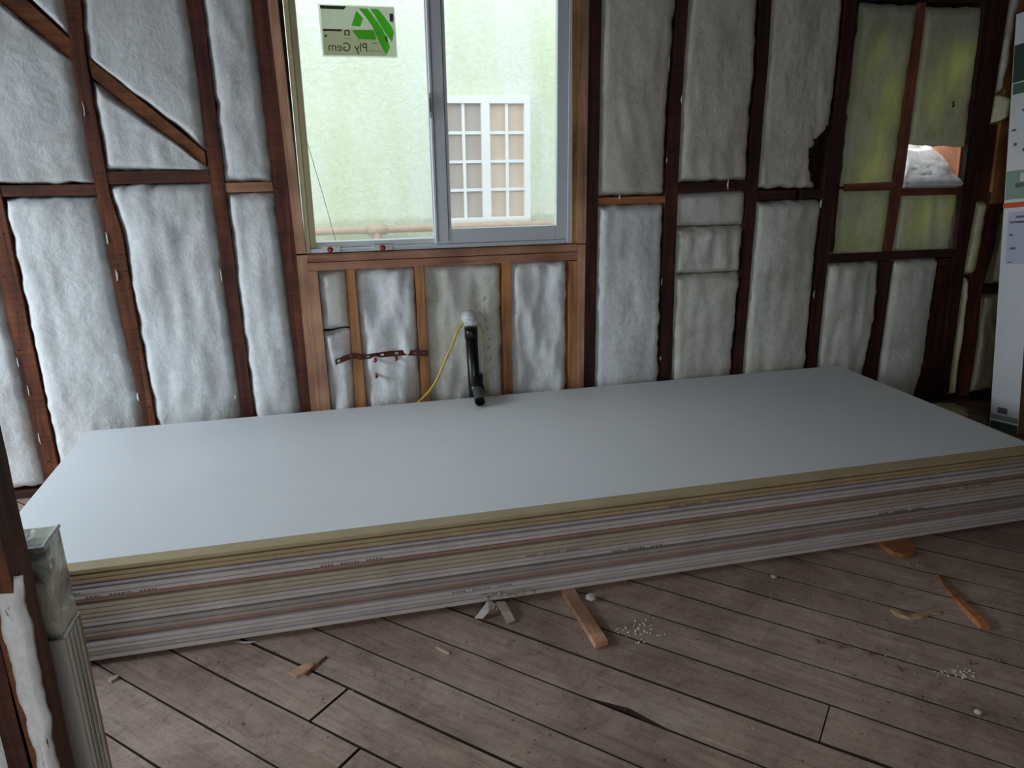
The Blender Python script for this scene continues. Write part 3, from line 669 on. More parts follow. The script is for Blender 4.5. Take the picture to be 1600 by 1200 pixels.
# ------------------------------------------------------------------ faint lettering on the batt
def text_mesh(s, size, mat, name, parent, origin, xdir, zdir, ext=.0004):
    cu = bpy.data.curves.new('t', 'FONT'); cu.body = s; cu.size = size; cu.extrude = ext; cu.align_x = 'CENTER'
    to = bpy.data.objects.new('t', cu); C.objects.link(to); bpy.context.view_layer.update()
    me = bpy.data.meshes.new_from_object(to.evaluated_get(bpy.context.evaluated_depsgraph_get())); bpy.data.objects.remove(to)
    xd = Vector(xdir).normalized(); zd = Vector(zdir).normalized(); nd = xd.cross(zd)
    for v in me.vertices: v.co = Vector(origin)+xd*v.co.x+zd*v.co.y+nd*v.co.z
    me.materials.clear(); me.materials.append(mat)
    o = bpy.data.objects.new(name, me); C.objects.link(o)
    if parent: o.parent = parent
    return o
ink = plain('faded_blue_ink', srgb(138, 144, 160), .9)
for s, px, py, sz in (('P', 757, 468, .035), ('|', 757, 483, .035), ('K', 759, 500, .032), ('B', 761, 513, .030), ('+', 764, 530, .03), ('R', 764, 543, .032), ('LF', 764, 561, .032), ('L', 766, 578, .03)):
    p = W(px, py, .0); 
    text_mesh(s, sz, ink, 'printed_letter', bp, (p.x, -.004, p.z-.01), (1, 0, 0), (0, 0, 1))

# ------------------------------------------------------------------ vinyl window
win = empty('window_1', (.53, .05, 1.0), kind='structure')
def wbox(name, a, b_, m, bev=.002, label=None):
    o = box(name, a, b_, m, None, bev); par(o, win)
    if label: lab(o, label)
    return o
X0 = W(478.5, 395).x; X1 = W(896, 379).x; Z0 = W(600, 392.5).z+.0015; Z1 = 2.195
yg = .062; yg2 = .034
gl0 = W(494, 377, yg).x; gz0 = W(600, 374, yg).z
ms0 = W(676, 320, yg2-.012).x; ms1 = W(704, 320, yg2-.012).x
gr1 = W(867, 350, yg2).x; gz1 = W(790, 354, yg2).z
wbox('frame_jamb', (X0, .004, Z0), (X0+.018, .088, Z1), vinylY)
wbox('frame_jamb', (X0+.0185, .030, Z0+.02), (gl0, .088, Z1), vinylY)
wbox('frame_jamb', (X1-.03, .004, Z0), (X1, .088, Z1), vinyl)
wbox('frame_sill', (X0+.0185, .006, Z0), (X1-.0305, .088, Z0+.018), vinyl)
wbox('frame_sill', (gl0, .036, Z0+.0185), (ms1, .088, gz0), vinyl)
wbox('frame_head', (X0+.0185, .004, Z1-.03), (X1-.0305, .088, Z1), vinyl)
# fixed light on the left
wbox('fixed_stile', (ms0+.012, .046, gz0), (ms1-.004, .080, Z1-.03), vinyl)
wbox('glass_pane', (gl0, yg, gz0), (ms0+.012, yg+.004, Z1-.03), glassM, 0)
wbox('glazing_bead', (ms0+.002, .048, gz0), (ms0+.0115, yg+.0, Z1-.03), vinyl, .001)
# sliding sash on the right
wbox('sash_stile', (ms0+.006, .012, Z0+.019), (ms1, .044, Z1-.031), vinyl)
wbox('sash_stile', (gr1, .012, Z0+.019), (X1-.031, .044, Z1-.031), vinyl)
wbox('sash_rail', (ms1+.0005, .012, Z0+.019), (gr1-.0005, .044, gz1), vinyl)
wbox('glass_pane', (ms1, yg2-.006, gz1), (gr1, yg2-.002, Z1-.031), glassM, 0)
pl_ = W(678, 165, .01)
lt_ = wbox('latch', (ms0-.004, -.002, pl_.z-.05), (ms0+.010, .0115, pl_.z+.05), vinyl, .003)
ll = box('latch_lever', (ms0-.001, -.012, pl_.z-.026), (ms0+.006, -.0025, pl_.z+.030), absG, None, .002); ll.parent = lt_
wbox('stile_groove', (ms0+.016, .0095, Z0+.03), (ms0+.019, .0119, Z1-.04), absG, 0)
wbox('stile_groove', (ms1-.016, .0095, Z0+.03), (ms1-.013, .0119, Z1-.04), absG, 0)
# two clamps with red knobs on the sill
for i, (px, t) in enumerate(((517, 'small metal sill clamp with a red knob, nearer the window corner'), (599, 'small metal sill clamp with a red knob, further from the window corner'))):
    p = W(px, 385, .0); e = empty('sill_clamp', (p.x, -.004, Z0-.001), label=t, cat='clamp', group='clamps on the window sill')
    box('clamp_body', (-.042, .0035, .002), (.042, .0095, .032), steel, e, .002); box('clamp_lip', (-.046, -.004, .0325), (.046, .006, .037), steel, e, .001)
    kb = tube('knob', [(-.004, .003, .016), (-.004, -.010, .016), (-.004, -.013, .016)], .012, redP, e, 14, rad=[.013, .0125, .009])
    tube('screw_tip', [(-.004, -.0132, .016), (-.004, -.0165, .016)], .004, steel, kb, 8)

# ------------------------------------------------------------------ sticker on the glass
sy = yg-.0012
stc = [(195, 75), (1355, 120), (1405, 890), (260, 870)]
def SP(cx, cy, y=sy): p = W(480+cx/10, cy/10, y); return p
def spoly(name, pts, m, y, parent, th=.0004):
    P = [SP(a, b, y) for a, b in pts]; v = [tuple(p) for p in P]+[(p.x, p.y+th, p.z) for p in P]; n = len(P)
    f = [tuple(range(n)), tuple(range(2*n-1, n-1, -1))]+[(i, i+n, (i+1) % n+n, (i+1) % n) for i in range(n)]
    return link(name, v, f, m, parent)
sk = spoly('window_sticker', [(165, 60), (1360, 105), (1415, 910), (240, 885)], stW, sy, None)
lab(sk, 'mirrored grey and green paper sticker on the left window pane', 'sticker')
spoly('print_panel', [(200, 85), (1350, 120), (1378, 480), (228, 440)], stG, sy-.0006, sk)
spoly('print_panel', [(230, 445), (1180, 470), (1235, 880), (262, 862)], stD, sy-.0007, sk)
spoly('print_panel', [(1182, 471), (1378, 481), (1400, 885), (1238, 880)], stG, sy-.0007, sk)
for pts in ([(770, 165), (875, 290), (830, 415), (690, 400)], [(805, 130), (940, 135), (1060, 290), (1160, 430), (1240, 580), (1295, 740), (1235, 870), (1180, 760), (1110, 620), (1020, 420), (910, 260)],
            [(985, 135), (1110, 145), (1190, 240), (1320, 420), (1355, 510), (1325, 655), (1250, 560), (1130, 370), (1060, 250)], [(700, 470), (1035, 470), (1085, 622), (800, 610)]):
    spoly('green_emblem_stripe', pts, stGreen, sy-.0014, sk)
for pts in ([(195, 80), (610, 95), (575, 148), (205, 135)], [(245, 447), (540, 458), (535, 492), (250, 482)], [(1285, 210), (1345, 215), (1348, 340), (1292, 335)], [(270, 540), (315, 545), (300, 582), (275, 575)],
            [(1215, 565), (1245, 570), (1262, 655), (1232, 650)], [(580, 600), (680, 605), (680, 611), (580, 606)], [(1020, 670), (1110, 676), (1110, 683), (1020, 677)], [(960, 790), (1180, 800), (1180, 806), (960, 797)]):
    spoly('ink_mark', pts, stK, sy-.0016, sk)
P = [(580, 475), (640, 462), (665, 490), (662, 560), (640, 556), (645, 500), (628, 485), (600, 490), (603, 540), (640, 545), (640, 556), (580, 552)]
spoly('ink_mark', P, stK, sy-.0016, sk)
o_ = SP(640, 800, sy-.0016); o2 = SP(1000, 810, sy-.0016)
text_mesh('Ply Gem', .048, stK, 'brand_lettering', sk, o_, o_-o2, (0, 0, 1), .0002)

# ------------------------------------------------------------------ drain pipe, cables, strap, copper stubs
dp = empty('drain_pipe', (.64, -.01, .3), label='black plastic drain pipe with a white cap and a stub pointing into the room', cat='pipe')
def dpar(o): o.parent = dp; o.location = -Vector((.64, -.01, .3)); return o
ptop = W(735, 512, -.012); pbot = W(744, 600, -.012)
dpar(tube('riser', [(ptop.x, -.022, ptop.z), (pbot.x, -.022, ZB)], .0285, absM, None, 20))
dpar(tube('hub', [(ptop.x, -.022, ptop.z+.004), (ptop.x+.001, -.022, ptop.z-.05)], .031, absM, None, 20))
zb_ = W(745, 600, -.02).z
dpar(tube('tee_fitting', [(pbot.x-.001, -.022, zb_+.05), (pbot.x, -.022, zb_-.09)], .033, absM, None, 20))
pe = G(750, 627, .332)
st0 = Vector((pbot.x+.001, -.03, pe.z+.004)); d_ = (Vector(pe)-st0).normalized()
dpar(tube('hub', [st0, st0+d_*.07], .033, absM, None, 20))
# open stub: outer + inner wall
en = Vector(pe); pts = [st0+d_*.05, en, en, en-d_*.09]
ex = d_.cross(Vector((0, 0, 1))).normalized(); ey = ex.cross(d_); V = []; n = 24
for (o_1, rr) in ((st0+d_*.05, .0255), (en, .0255), (en, .0215), (en-d_*.10, .0215)): V += [o_1+(ex*math.cos(2*PI*k/n)+ey*math.sin(2*PI*k/n))*rr for k in range(n)]
Fc = [(j*n+k, j*n+(k+1) % n, (j+1)*n+(k+1) % n, (j+1)*n+k) for j in range(3) for k in range(n)]+[tuple(3*n+k for k in range(n))]
ts = link('trap_stub', V, Fc, absG, mats=[absG, absM])
for p in ts.data.polygons:
    if p.index >= 2*n: p.material_index = 1
dpar(ts)
cz = W(734, 500, -.03)
dpar(tube('white_cap', [(cz.x, .03, cz.z+.006), (cz.x, -.02, cz.z+.006), (cz.x, -.040, cz.z+.004), (cz.x, -.046, cz.z+.002)], .032, pvcW, None, 20, rad=[.034, .0335, .027, .014]))
dpar(tube('white_collar', [(ptop.x, -.022, cz.z-.022), (ptop.x, -.022, cz.z+.006)], .033, pvcW, None, 20))
dpar(box('cap_mark', (cz.x-.018, -.0478, cz.z-.012), (cz.x+.008, -.043, cz.z-.006), inkG))
def pxc(pts, y): return curve_pts([W(a, b_, yy) for (a, b_), yy in zip(pts, y)])
yc = tube('electric_cable', pxc([(727, 503), (716, 514), (708, 535), (696, 562), (684, 590), (670, 612), (652, 630)], [.0, -.012, -.02, -.02, -.022, -.03, -.05]), .0062, yelC, None, 8)
lab(yc, 'bright yellow flat cable running down left of the drain pipe', 'cable')
yc = tube('electric_cable', pxc([(746, 508), (754, 518), (758, 545), (759, 575), (761, 600), (766, 628)], [.0, -.010, -.014, -.014, -.014, -.014]), .0055, palC, None, 8)
lab(yc, 'pale yellow cable running down right of the drain pipe', 'cable')
# perforated strap, real holes
sp_ = [(524, 566), (551, 556.5), (568, 558), (600, 554), (632, 551), (650, 552), (669, 552)]
sx = [W(a, b_, -.008) for a, b_ in sp_]
ps = curve_pts(sx, 6); V = []; Fc = []
for i, p in enumerate(ps):
    hw = .013; tw = .9*math.sin(max(0, i-10)*.35) if 10 < i < 28 else 0
    for k in (-1, -.45, .45, 1): V.append((p.x, -.008-.006*math.sin(tw)*k, p.z+hw*k*(.75+.25*math.cos(tw))))
for i in range(len(ps)-1):
    a = 4*i
    for k in range(3):
        if k == 1 and i % 4 == 1: continue
        Fc.append((a+k, a+k+1, a+k+5, a+k+4))
so = link('perforated_strap', V, Fc, rust); so.modifiers.new('thickness', 'SOLIDIFY').thickness = .0025
lab(so, 'rusty perforated metal strap nailed across the cripple studs under the window', 'metal strap')
for (px, py, t) in ((586, 563, 'copper pipe stub poking out under the strap, left of two'), (619, 561, 'copper pipe stub poking out under the strap, right of two'), (588, 588, 'copper pipe stub poking out of the wool below the strap')):
    a = W(px, py-4, .02); c = W(px, py, -.03)
    o = tube('copper_stub', [a, c, c+Vector((0, -.004, 0))], .008, copper, None, 10, rad=[.0075, .0075, .009]); lab(o, t, 'pipe')

# ------------------------------------------------------------------ stack of gypsum boards
SX0, SY0, SROT, SZ = -1.052, -.100, .004, .302
NS = 19; TH = (SZ-.002)/NS
ux = Vector((math.cos(SROT), math.sin(SROT), 0)); vy = Vector((-ux.y, ux.x, 0))
ords = ['topmost', 'second', 'third', 'fourth', 'fifth', 'sixth', 'seventh', 'eighth', 'ninth', 'tenth', 'eleventh', 'twelfth', 'thirteenth', 'fourteenth', 'fifteenth', 'sixteenth', 'seventeenth', 'eighteenth', 'bottommost']
spec = [(E_tan, 'tan', 0), (E_tan, 'tan', .001), (E_tan, 'tan', .001), (E_lav, 'lavender-grey', .003), (E_lt, 'light grey', -.003), (E_lt, 'light grey', -.003), (E_brn, 'brownish', .004), (E_bei, 'beige', -.002), (E_bei, 'beige', -.002),
        (E_bei, 'beige', -.002), (E_lt, 'light grey', .003), (E_lt, 'light grey', .003), (E_gry, 'grey', -.003), (E_gry, 'grey', -.003), (E_brn, 'brownish', .006), (E_lt, 'light grey', -.006), (E_lt, 'light grey', -.006),
        (E_lav, 'lavender-grey', .002), (E_lt, 'light grey', -.001)]
sheets = []; DEEP = {0, 2, 3, 5, 6, 9, 11, 13, 14, 16}
for i in range(NS):
    em, cn, off = spec[i]
    z1 = SZ-i*TH; z0 = z1-TH+.0004; mz = (z0+z1)/2
    if i == NS-1: z0 = .002
    flip = i % 2
    h = (z1-z0)/2
    # cross section, long front edge tapered and rounded
    up_ = .97 if i == 0 else (.72 if (i-1) in DEEP else .95); dn_ = .72 if i in DEEP else .95      # tapered sides open deep joints
    fz = [(0.050, h), (.016 if up_ < .9 else .0015 if i == 0 else .005, h*up_*(1.1 if up_ < .9 else 1)), (.0006, h*up_*.85), (0, 0), (.0006, -h*dn_*.85), (.016 if dn_ < .9 else .005, -h*dn_*(1.1 if dn_ < .9 else 1)), (.050, -h), (1.22, -h), (1.22, h)]
    n = 40; V = []; Fc = []; m = len(fz); jx = rnd.uniform(-.006, .006) if i else 0
    for k in range(n+1):
        s = 3.658*k/n
        bow = nz(s*.8, (i-1 if i and (i-1) not in DEEP else i)*3.1, 2)*.0012
        for (yy, zz_) in fz:
            P = Vector((SX0+jx, SY0-1.22+off, 0))+ux*s+vy*(yy+bow); V.append((P.x, P.y, mz+zz_))
    for k in range(n):
        for q in range(m): Fc.append((k*m+q, k*m+(q+1) % m, (k+1)*m+(q+1) % m, (k+1)*m+q))
    Fc += [tuple(range(m)), tuple(n*m+q for q in range(m-1, -1, -1))]
    fm = []
    for k in range(n): fm += [0, 0, 0, 0, 0, 0, 0, 0, 1]
    fm += [2, 2]
    o = link('drywall_sheet', V, Fc, None, mats=[em, gyp_face if i == 0 else E_brn if cn == 'brownish' else E_gry, E_lt], fm=None)
    # assign by position: faces whose normal is up and flat -> face paper
    for p in o.data.polygons:
        if p.normal.z > .9 and p.area > .01: p.material_index = 1
        elif abs(p.normal.x) > .9: p.material_index = 2
        else: p.material_index = 0
    if i == 0: t = 'topmost drywall sheet of the long stack, its broad white face showing'
    elif i == NS-1: t = 'bottommost drywall sheet of the long stack, resting on the wooden spacers'
    elif i == 1: t = 'second drywall sheet from the top of the long stack, tan edge'
    else: t = f'{ords[i]} drywall sheet down the long stack, {cn} edge'
    if i == 17: t = 'drywall sheet second from the bottom of the long stack, torn and crumbled edge'
    lab(o, t, 'drywall sheet', 'stacked drywall sheets'); sheets.append(o)
def fy(i, x): return SY0-1.22+spec[i][2]+(x-SX0)*math.tan(SROT)
# faded unreadable stamps along some edges
for i, xs in ((2, (1.05,)), (5, (-.75, -.1)), (9, (.55,)), (11, (.85, 1.9)), (15, (.3,)), (7, (2.2,)), (4, (-.95,))):
    V = []; Fc = []; zc2 = SZ-(i+.5)*TH; r = random.Random(i)
    for x0 in xs:
        x = x0
        for q in range(15):
            if q in (4, 10): x += .02
            wv = r.uniform(.004, .008); hh = r.uniform(.0018, .0026); yy = fy(i, x)-.0022; b0 = len(V)
            V += [(x, yy, zc2-hh), (x+wv, yy, zc2-hh), (x+wv, yy, zc2+hh), (x, yy, zc2+hh), (x, yy+.003, zc2-hh), (x+wv, yy+.003, zc2-hh), (x+wv, yy+.003, zc2+hh), (x, yy+.003, zc2+hh)]
            Fc += [tuple(b0+k for k in f) for f in BF]; x += wv+.004
    o = link('faded_stamp', V, Fc, print_ink, sheets[i]); o['kind'] = 'stuff'
# torn paper flaps and crumbled core on the low sheet
t17 = sheets[17]
def flap(pts, mat):
    V = [tuple(p) for p in pts]; n = len(V)//2
    Fc = [(i, i+1, i+1+n, i+n) for i in range(n-1)]
    o = link('torn_paper', V, Fc, mat, t17); o.modifiers.new('thickness', 'SOLIDIFY').thickness = .0008; return o
zq = .02
def FP(px, py, y): return W(px, py, y)
flap([FP(762, 938, -1.328), G(752, 952, .004), G(741, 966, -.012), FP(772, 941, -1.330), G(764, 955, .004), G(754, 967, -.012)], E_lt)
flap([FP(774, 940, -1.332), G(783, 957, .004), G(792, 974, -.012), FP(789, 939, -1.334), G(798, 955, .004), G(805, 970, -.012)], E_bei)
V = []; Fc = []; r = random.Random(5)
for q in range(120):
    px = 752+r.random()*85 if q < 80 else 764+r.random()*24; py = 934-(px-752)*.135+r.uniform(-4, 4) if q < 80 else 942+r.random()*14
    p = W(px, py, -1.328-r.random()*.004 if q < 80 else -1.342); s = r.uniform(.002, .006); b0 = len(V)
    for a in range(6):
        d = [(1, 0, 0), (-1, 0, 0), (0, 1, 0), (0, -1, 0), (0, 0, 1), (0, 0, -1)][a]; V.append(tuple(p+Vector(d)*s*r.uniform(.6, 1.3)))
    Fc += [tuple(b0+k for k in f) for f in ((0, 2, 4), (2, 1, 4), (1, 3, 4), (3, 0, 4), (2, 0, 5), (1, 2, 5), (3, 1, 5), (0, 3, 5))]
o = link('crumbled_core', V, Fc, gyp_core, t17); o['kind'] = 'stuff'

# ------------------------------------------------------------------ spacers, scraps, crumbs on the floor
z0 = ZF+.0013
a0, a1, b0, b1 = Vector((.650, -.70, 0)), Vector((.695, -.70, 0)), Vector((.683, -1.615, 0)), Vector((.727, -1.603, 0))
hx_ = [b0+Vector((0, 0, z0)), b1+Vector((0, 0, z0)), b1+Vector((0, 0, .0015)), b0+Vector((0, 0, .0015)), a0+Vector((0, 0, z0)), a1+Vector((0, 0, z0)), a1+Vector((0, 0, .0015)), a0+Vector((0, 0, .0015))]
lab(hexa('spacer_stick', hx_, pinkV, None, .001), 'pinkish new wood stick sticking out from under the drywall stack, mid-floor', 'wood scrap')
P = [(1.925, -.8), (2.03, -.8), (2.035, -1.33), (2.025, -1.375), (1.99, -1.40), (1.94, -1.405), (1.918, -1.38), (1.915, -1.33)]
V = [(x, y, z0) for x, y in P]+[(x, y, .0015) for x, y in P]; n = len(P)
lab(link('spacer_block', V, [tuple(range(n-1, -1, -1)), tuple(range(n, 2*n))]+[(i, (i+1) % n, (i+1) % n+n, i+n) for i in range(n)], chipM, None, bev=.003), 'orange wooden block end under the right part of the drywall stack', 'wood scrap')
def chip(label, path, widths, th, mat, seed=0, name='wood_chip', lift=0):
    """splintered chip lying on the floor: path of (x,y), widths"""
    V = []; Fc = []; n = len(path)
    for i, (x, y) in enumerate(path):
        a = path[max(0, i-1)]; c = path[min(n-1, i+1)]; d = Vector((c[0]-a[0], c[1]-a[1], 0)).normalized(); q = Vector((-d.y, d.x, 0)); w_ = widths[i]/2
        tt = th*(.6+.4*abs(nz(i*1.7, seed, 0)+.5)); zz_ = z0+lift*math.sin(PI*i/(n-1))
        P = Vector((x, y, 0))
        for s, z_ in ((-1, zz_), (1, zz_), (.8, zz_+tt), (-.7, zz_+tt*.9)):
            p = P+q*s*w_*(1+.25*nz(i, seed+s, 0)); V.append((p.x, p.y, z_))
        if i: k = 4*i; Fc += [(k-4+j, k-4+(j+1) % 4, k+(j+1) % 4, k+j) for j in range(4)]
    Fc += [(3, 2, 1, 0), tuple(4*(n-1)+j for j in range(4))]
    return lab(link(name, V, Fc, mat), label, 'wood scrap')
def pg(*p): return [tuple(G(a, b_)[:2]) for a, b_ in p]
chip('long orange split wood splinter on the floor at the right', pg((1463, 900), (1478, 920), (1495, 938), (1512, 956), (1527, 971), (1539, 984)), [.004, .016, .028, .032, .036, .034], .016, chipM, 1)
chip('pale ragged wood scrap lying left of the long orange splinter', pg((1393, 954), (1403, 961), (1418, 966), (1436, 964), (1452, 959), (1466, 958)), [.014, .03, .022, .03, .018, .024], .010, plain('pale_ragged_wood', srgb(176, 146, 118), .8, 0, .2, 50), 2)
chip('flat rectangular wood chip near the open floor joint at left', pg((458, 1056), (470, 1049), (481, 1043), (488, 1039)), [.040, .044, .036, .022], .006, plain('dusty_wood_chip', srgb(190, 150, 124), .8, 0, .15, 30), 3)
chip('thin dark sliver beside the flat rectangular wood chip', pg((478, 1056), (490, 1045), (500, 1036), (511, 1027)), [.006, .010, .007, .003], .005, plankM, 4)
chip('small pale wood chip near the left end of the stack', pg((172, 1066), (178, 1062), (184, 1058)), [.014, .02, .012], .007, plain('pale_chip', srgb(196, 172, 150), .8), 5)
chip('small pale pointed chip left of the torn paper', pg((682, 1012), (692, 1017), (702, 1022)), [.006, .014, .008], .005, plain('pale_chip_b', srgb(190, 158, 140), .8), 6)
chip('thin white paper strip curled just under the stack at left', pg((370, 1003), (380, 1006), (392, 1006), (400, 1003)), [.006, .008, .008, .004], .003, E_lt, 7, 'paper_strip', .004)
def lump(label, px, py, r, mat, seed, name='plaster_lump', cat='debris', group=None, sq=.7):
    c = G(px, py); V = []; Fc = []; n = 10; m = 7
    for j in range(m+1):
        t = -PI/2+PI*j/m
        for i in range(n):
            a = 2*PI*i/n; q = 1+.3*nz(math.cos(a)*1.5, math.sin(a)*1.5, j*.5+seed)
            V.append((c.x+r*q*math.cos(t)*math.cos(a), c.y+r*q*math.cos(t)*math.sin(a), z0+r*sq+r*sq*math.sin(t)))
    Fc = [(j*n+i, j*n+(i+1) % n, (j+1)*n+(i+1) % n, (j+1)*n+i) for j in range(m) for i in range(n)]
    o = link(name, V, Fc, mat); lab(o, label, cat, group); return o
lump('white plaster lump beside the pinkish wood stick', 923, 938, .017, crumb_m, 1)
lump('white plaster crumb farthest from the stack at lower right', 1527, 1115, .010, crumb_m, 2, sq=.5)
lump('white plaster crumb on the floor between stack and ragged scrap', 1209, 903, .011, crumb_m, 3, sq=.4)
brn = plain('brown_crumb', srgb(128, 98, 80), .9)
for k, (px, py) in enumerate(((1276, 1004), (1308, 1012), (1356, 1023), (1402, 1046), (1514, 1037), (1561, 1034))):
    lump('%s small brown crumb from the left in the loose row of crumbs' % ('first', 'second', 'third', 'fourth', 'fifth', 'sixth')[k], px, py, .0075, brn, 10+k, 'brown_crumb', group='row of brown crumbs')
# loose crumbs too small to count
V = []; Fc = []; r = random.Random(11)
def crumb(x, y, s):
    b0 = len(V)
    for d in ((1, 0, 0), (-1, 0, 0), (0, 1, 0), (0, -1, 0), (0, 0, 1.3), (0, 0, 0)): V.append((x+d[0]*s*r.uniform(.6, 1.3), y+d[1]*s*r.uniform(.6, 1.3), z0-.0004+d[2]*s*.7))
    Fc.extend(tuple(b0+k for k in f) for f in ((0, 2, 4), (2, 1, 4), (1, 3, 4), (3, 0, 4), (2, 0, 5), (1, 2, 5), (3, 1, 5), (0, 3, 5)))
for q in range(70):
    p = G(1000+r.gauss(0, 14), 985+r.gauss(0, 9)); crumb(p.x, p.y, r.uniform(.0015, .005))
for q in range(420):
    x = r.uniform(-.7, 3.4); y = r.uniform(-3.0, -1.40)
    if x < -.5 and y < -1.7: continue
    crumb(x, y, r.uniform(.001, .0032))
for q in range(24):
    p = G(1500+r.gauss(0, 18), 1050+r.gauss(0, 5)); crumb(p.x, p.y, r.uniform(.002, .006))
o = link('plaster_crumbs', V, Fc, crumb_m); lab(o, 'tiny pale plaster crumbs strewn over the floorboards', 'debris', kind='stuff')
V0, F0 = V, Fc; V = []; Fc = []
for q in range(160):
    x = r.uniform(-.7, 3.2); y = r.uniform(-2.8, -1.38)
    if x < -.5 and y < -1.7: continue
    crumb(x, y, r.uniform(.0012, .0035))
o = link('dark_grit', V, Fc, brn); lab(o, 'tiny dark grit strewn over the floorboards', 'debris', kind='stuff')

# ------------------------------------------------------------------ partition at the left foreground
pt = empty('partition_wall', (-.75, -1.96, ZF), kind='structure'); YP = -2.0
def ptp(o): o.parent = pt; o.location = -Vector((-.75, -1.96, ZF)); return o
class EdgeP:
    def __init__(s, a, b_): s.a = W(*a, YP); s.b = W(*b_, YP)
    def __call__(s, z): t = (z-s.a.z)/(s.b.z-s.a.z); return s.a.x+(s.b.x-s.a.x)*t
def pstud(l, r_, zA, zB, mat, y0=YP-.09, y1=YP, label=None):
    V = []; Fc = []; n = 44; sd = rnd.random()*40
    for i in range(n+1):
        z = zA+(zB-zA)*i/n; a = l(z)+nz(z*8, sd, 0)*.002; c = r_(z)+nz(z*8, sd, 6)*.002
        V += [(a, y0, z), (c, y0, z), (c, y1, z), (a, y1, z)]
        if i: k = 4*i; Fc += [(k-4+j, k-4+(j+1) % 4, k+(j+1) % 4, k+j) for j in range(4)]
    Fc += [(3, 2, 1, 0), tuple(4*n+j for j in range(4))]
    o = ptp(link('stud', V, Fc, mat))
    if label: lab(o, label)
    return o
s1r = EdgeP((34, 816), (118, 1200)); s1l = lambda z: s1r(z)-.040
YP -= .09; s2r = EdgeP((0, 1005), (50, 1195)); YP += .09; s2l = lambda z: s2r(z)-.040
pstud(s1l, s1r, ZF, zt, fgM); pstud(s2l, s2r, ZF, zt, old[2])
pstud(lambda z: s2r(z)-.45, lambda z: s2r(z)-.40, ZF, zt, old[2]); pstud(lambda z: s2r(z)-.85, lambda z: s2r(z)-.80, ZF, zt, old[2])
ptp(box('bottom_plate', (-1.6, YP-.09, ZF+.001), (-.60, YP, ZF+.002), oldHd))
for k in range(15): ptp(box('backing_board', (-1.6, YP+.001, ZF+.02+k*.16), (s1l(ZF+.1+k*.16)+.02, YP+.015, ZF+.175+k*.16), sheath))
def pbatt(label, L, R, z1, z0_, seed, mat=woolW):
    nu, nv = 18, 70; V = []
    for j in range(nv+1):
        for i in range(nu+1):
            s = i/nu; t = j/nv; z = z1*(1-t)+z0_*t
            x = L(z)+(R(z)-L(z))*s+nz(z*16, seed+9*(s > .5), 0)*.006
            e = min(1, min(s, 1-s)*3.2); e = e*(2-e); e2 = min(1, min(t, 1-t)*18)
            V.append((x, YP-.078-.018*e*e2-.004*nz(x*14, z*9, seed)*e, z))
    Fc = [(j*(nu+1)+i, j*(nu+1)+i+1, (j+1)*(nu+1)+i+1, (j+1)*(nu+1)+i) for j in range(nv) for i in range(nu)]
    o = link('insulation_batt', V, Fc, mat, None, True); o.modifiers.new('thickness', 'SOLIDIFY').thickness = .004
    lab(o, label, 'insulation batt', 'glass wool in the foreground partition'); return o
YP -= .1; woR = EdgeP((42, 980), (78, 1165)); YP += .1
pb1 = pbatt('narrow wool strip squeezed between two brown studs in the lower left foreground', lambda z: s2r(z)+.002, woR, W(12, 912, -2.1).z, ZF+.03, 61)
pbatt('wool batt at the lower left corner, left of the second foreground stud', lambda z: s2r(z)-.395, lambda z: s2l(z)-.001, .66, ZF+.03, 62)

# packs standing behind the partition
pc = W(92, 821, -1.8); PX = pc.x
zm = W(109, 960, -1.8).z
def wrapped(name, x0, x1, y0, y1, za, zb, mat, label):
    nx, ny, nz_ = 10, 16, 12; V = []; Fc = []; idx = {}
    def vid(i, j, k):
        key = (i, j, k)
        if key not in idx:
            x = x0+(x1-x0)*i/nx; y = y0+(y1-y0)*j/ny; z = za+(zb-za)*k/nz_
            ed = (i in (0, nx))+(j in (0, ny))+(k in (0, nz_)); a = .006 if ed == 1 else .0015
            idx[key] = len(V); V.append((x+a*nz(y*14, z*14, 3), y+a*nz(x*14, z*14, 5), z+a*nz(x*12, y*12, 7)))
        return idx[key]
    for j in range(ny):
        for k in range(nz_):
            for i in (0, nx): Fc.append((vid(i, j, k), vid(i, j+1, k), vid(i, j+1, k+1), vid(i, j, k+1)))
    for i in range(nx):
        for k in range(nz_):
            for j in (0, ny): Fc.append((vid(i, j, k), vid(i+1, j, k), vid(i+1, j, k+1), vid(i, j, k+1)))
        for j in range(ny):
            for k in (0, nz_): Fc.append((vid(i, j, k), vid(i+1, j, k), vid(i+1, j+1, k), vid(i, j+1, k)))
    return lab(link(name, V, Fc, mat, None, False), label, 'package')
YF = -2.0+.105
wp = wrapped('wrapped_package', PX-.42, PX, YF, -1.8, zm+.001, pc.z, filmM, 'package in shiny clear plastic film on top of grey panels, left foreground')
tube('film_crease', [(PX, YF+.002, pc.z), (PX+.001, -1.85, pc.z+.002), (PX, -1.802, pc.z)], .0045, bright_edge, wp, 6)
tube('film_crease', [(PX+.0015, YF+.002, zm+.004), (PX+.003, -1.86, zm+.006), (PX+.002, -1.802, zm+.003)], .004, bright_edge, wp, 6)
gp = empty('panel_pack', (PX-.2, -1.85, ZF), label='bundle of grey streaky panels on edge with a tan rim, under the wrapped package', cat='package')
def gpp(o): o.parent = gp; o.location = -Vector((PX-.2, -1.85, ZF)); return o
xs = [PX-.42, PX-.30, PX-.18, PX-.06, PX]
for k in range(6):
    x1 = PX-.07*k
    gpp(box('panel', (x1-.068, YF, ZF+.003), (x1, -1.806+.002*(k % 2), zm-.002-.004*(k % 2)), panelG, None, .003))
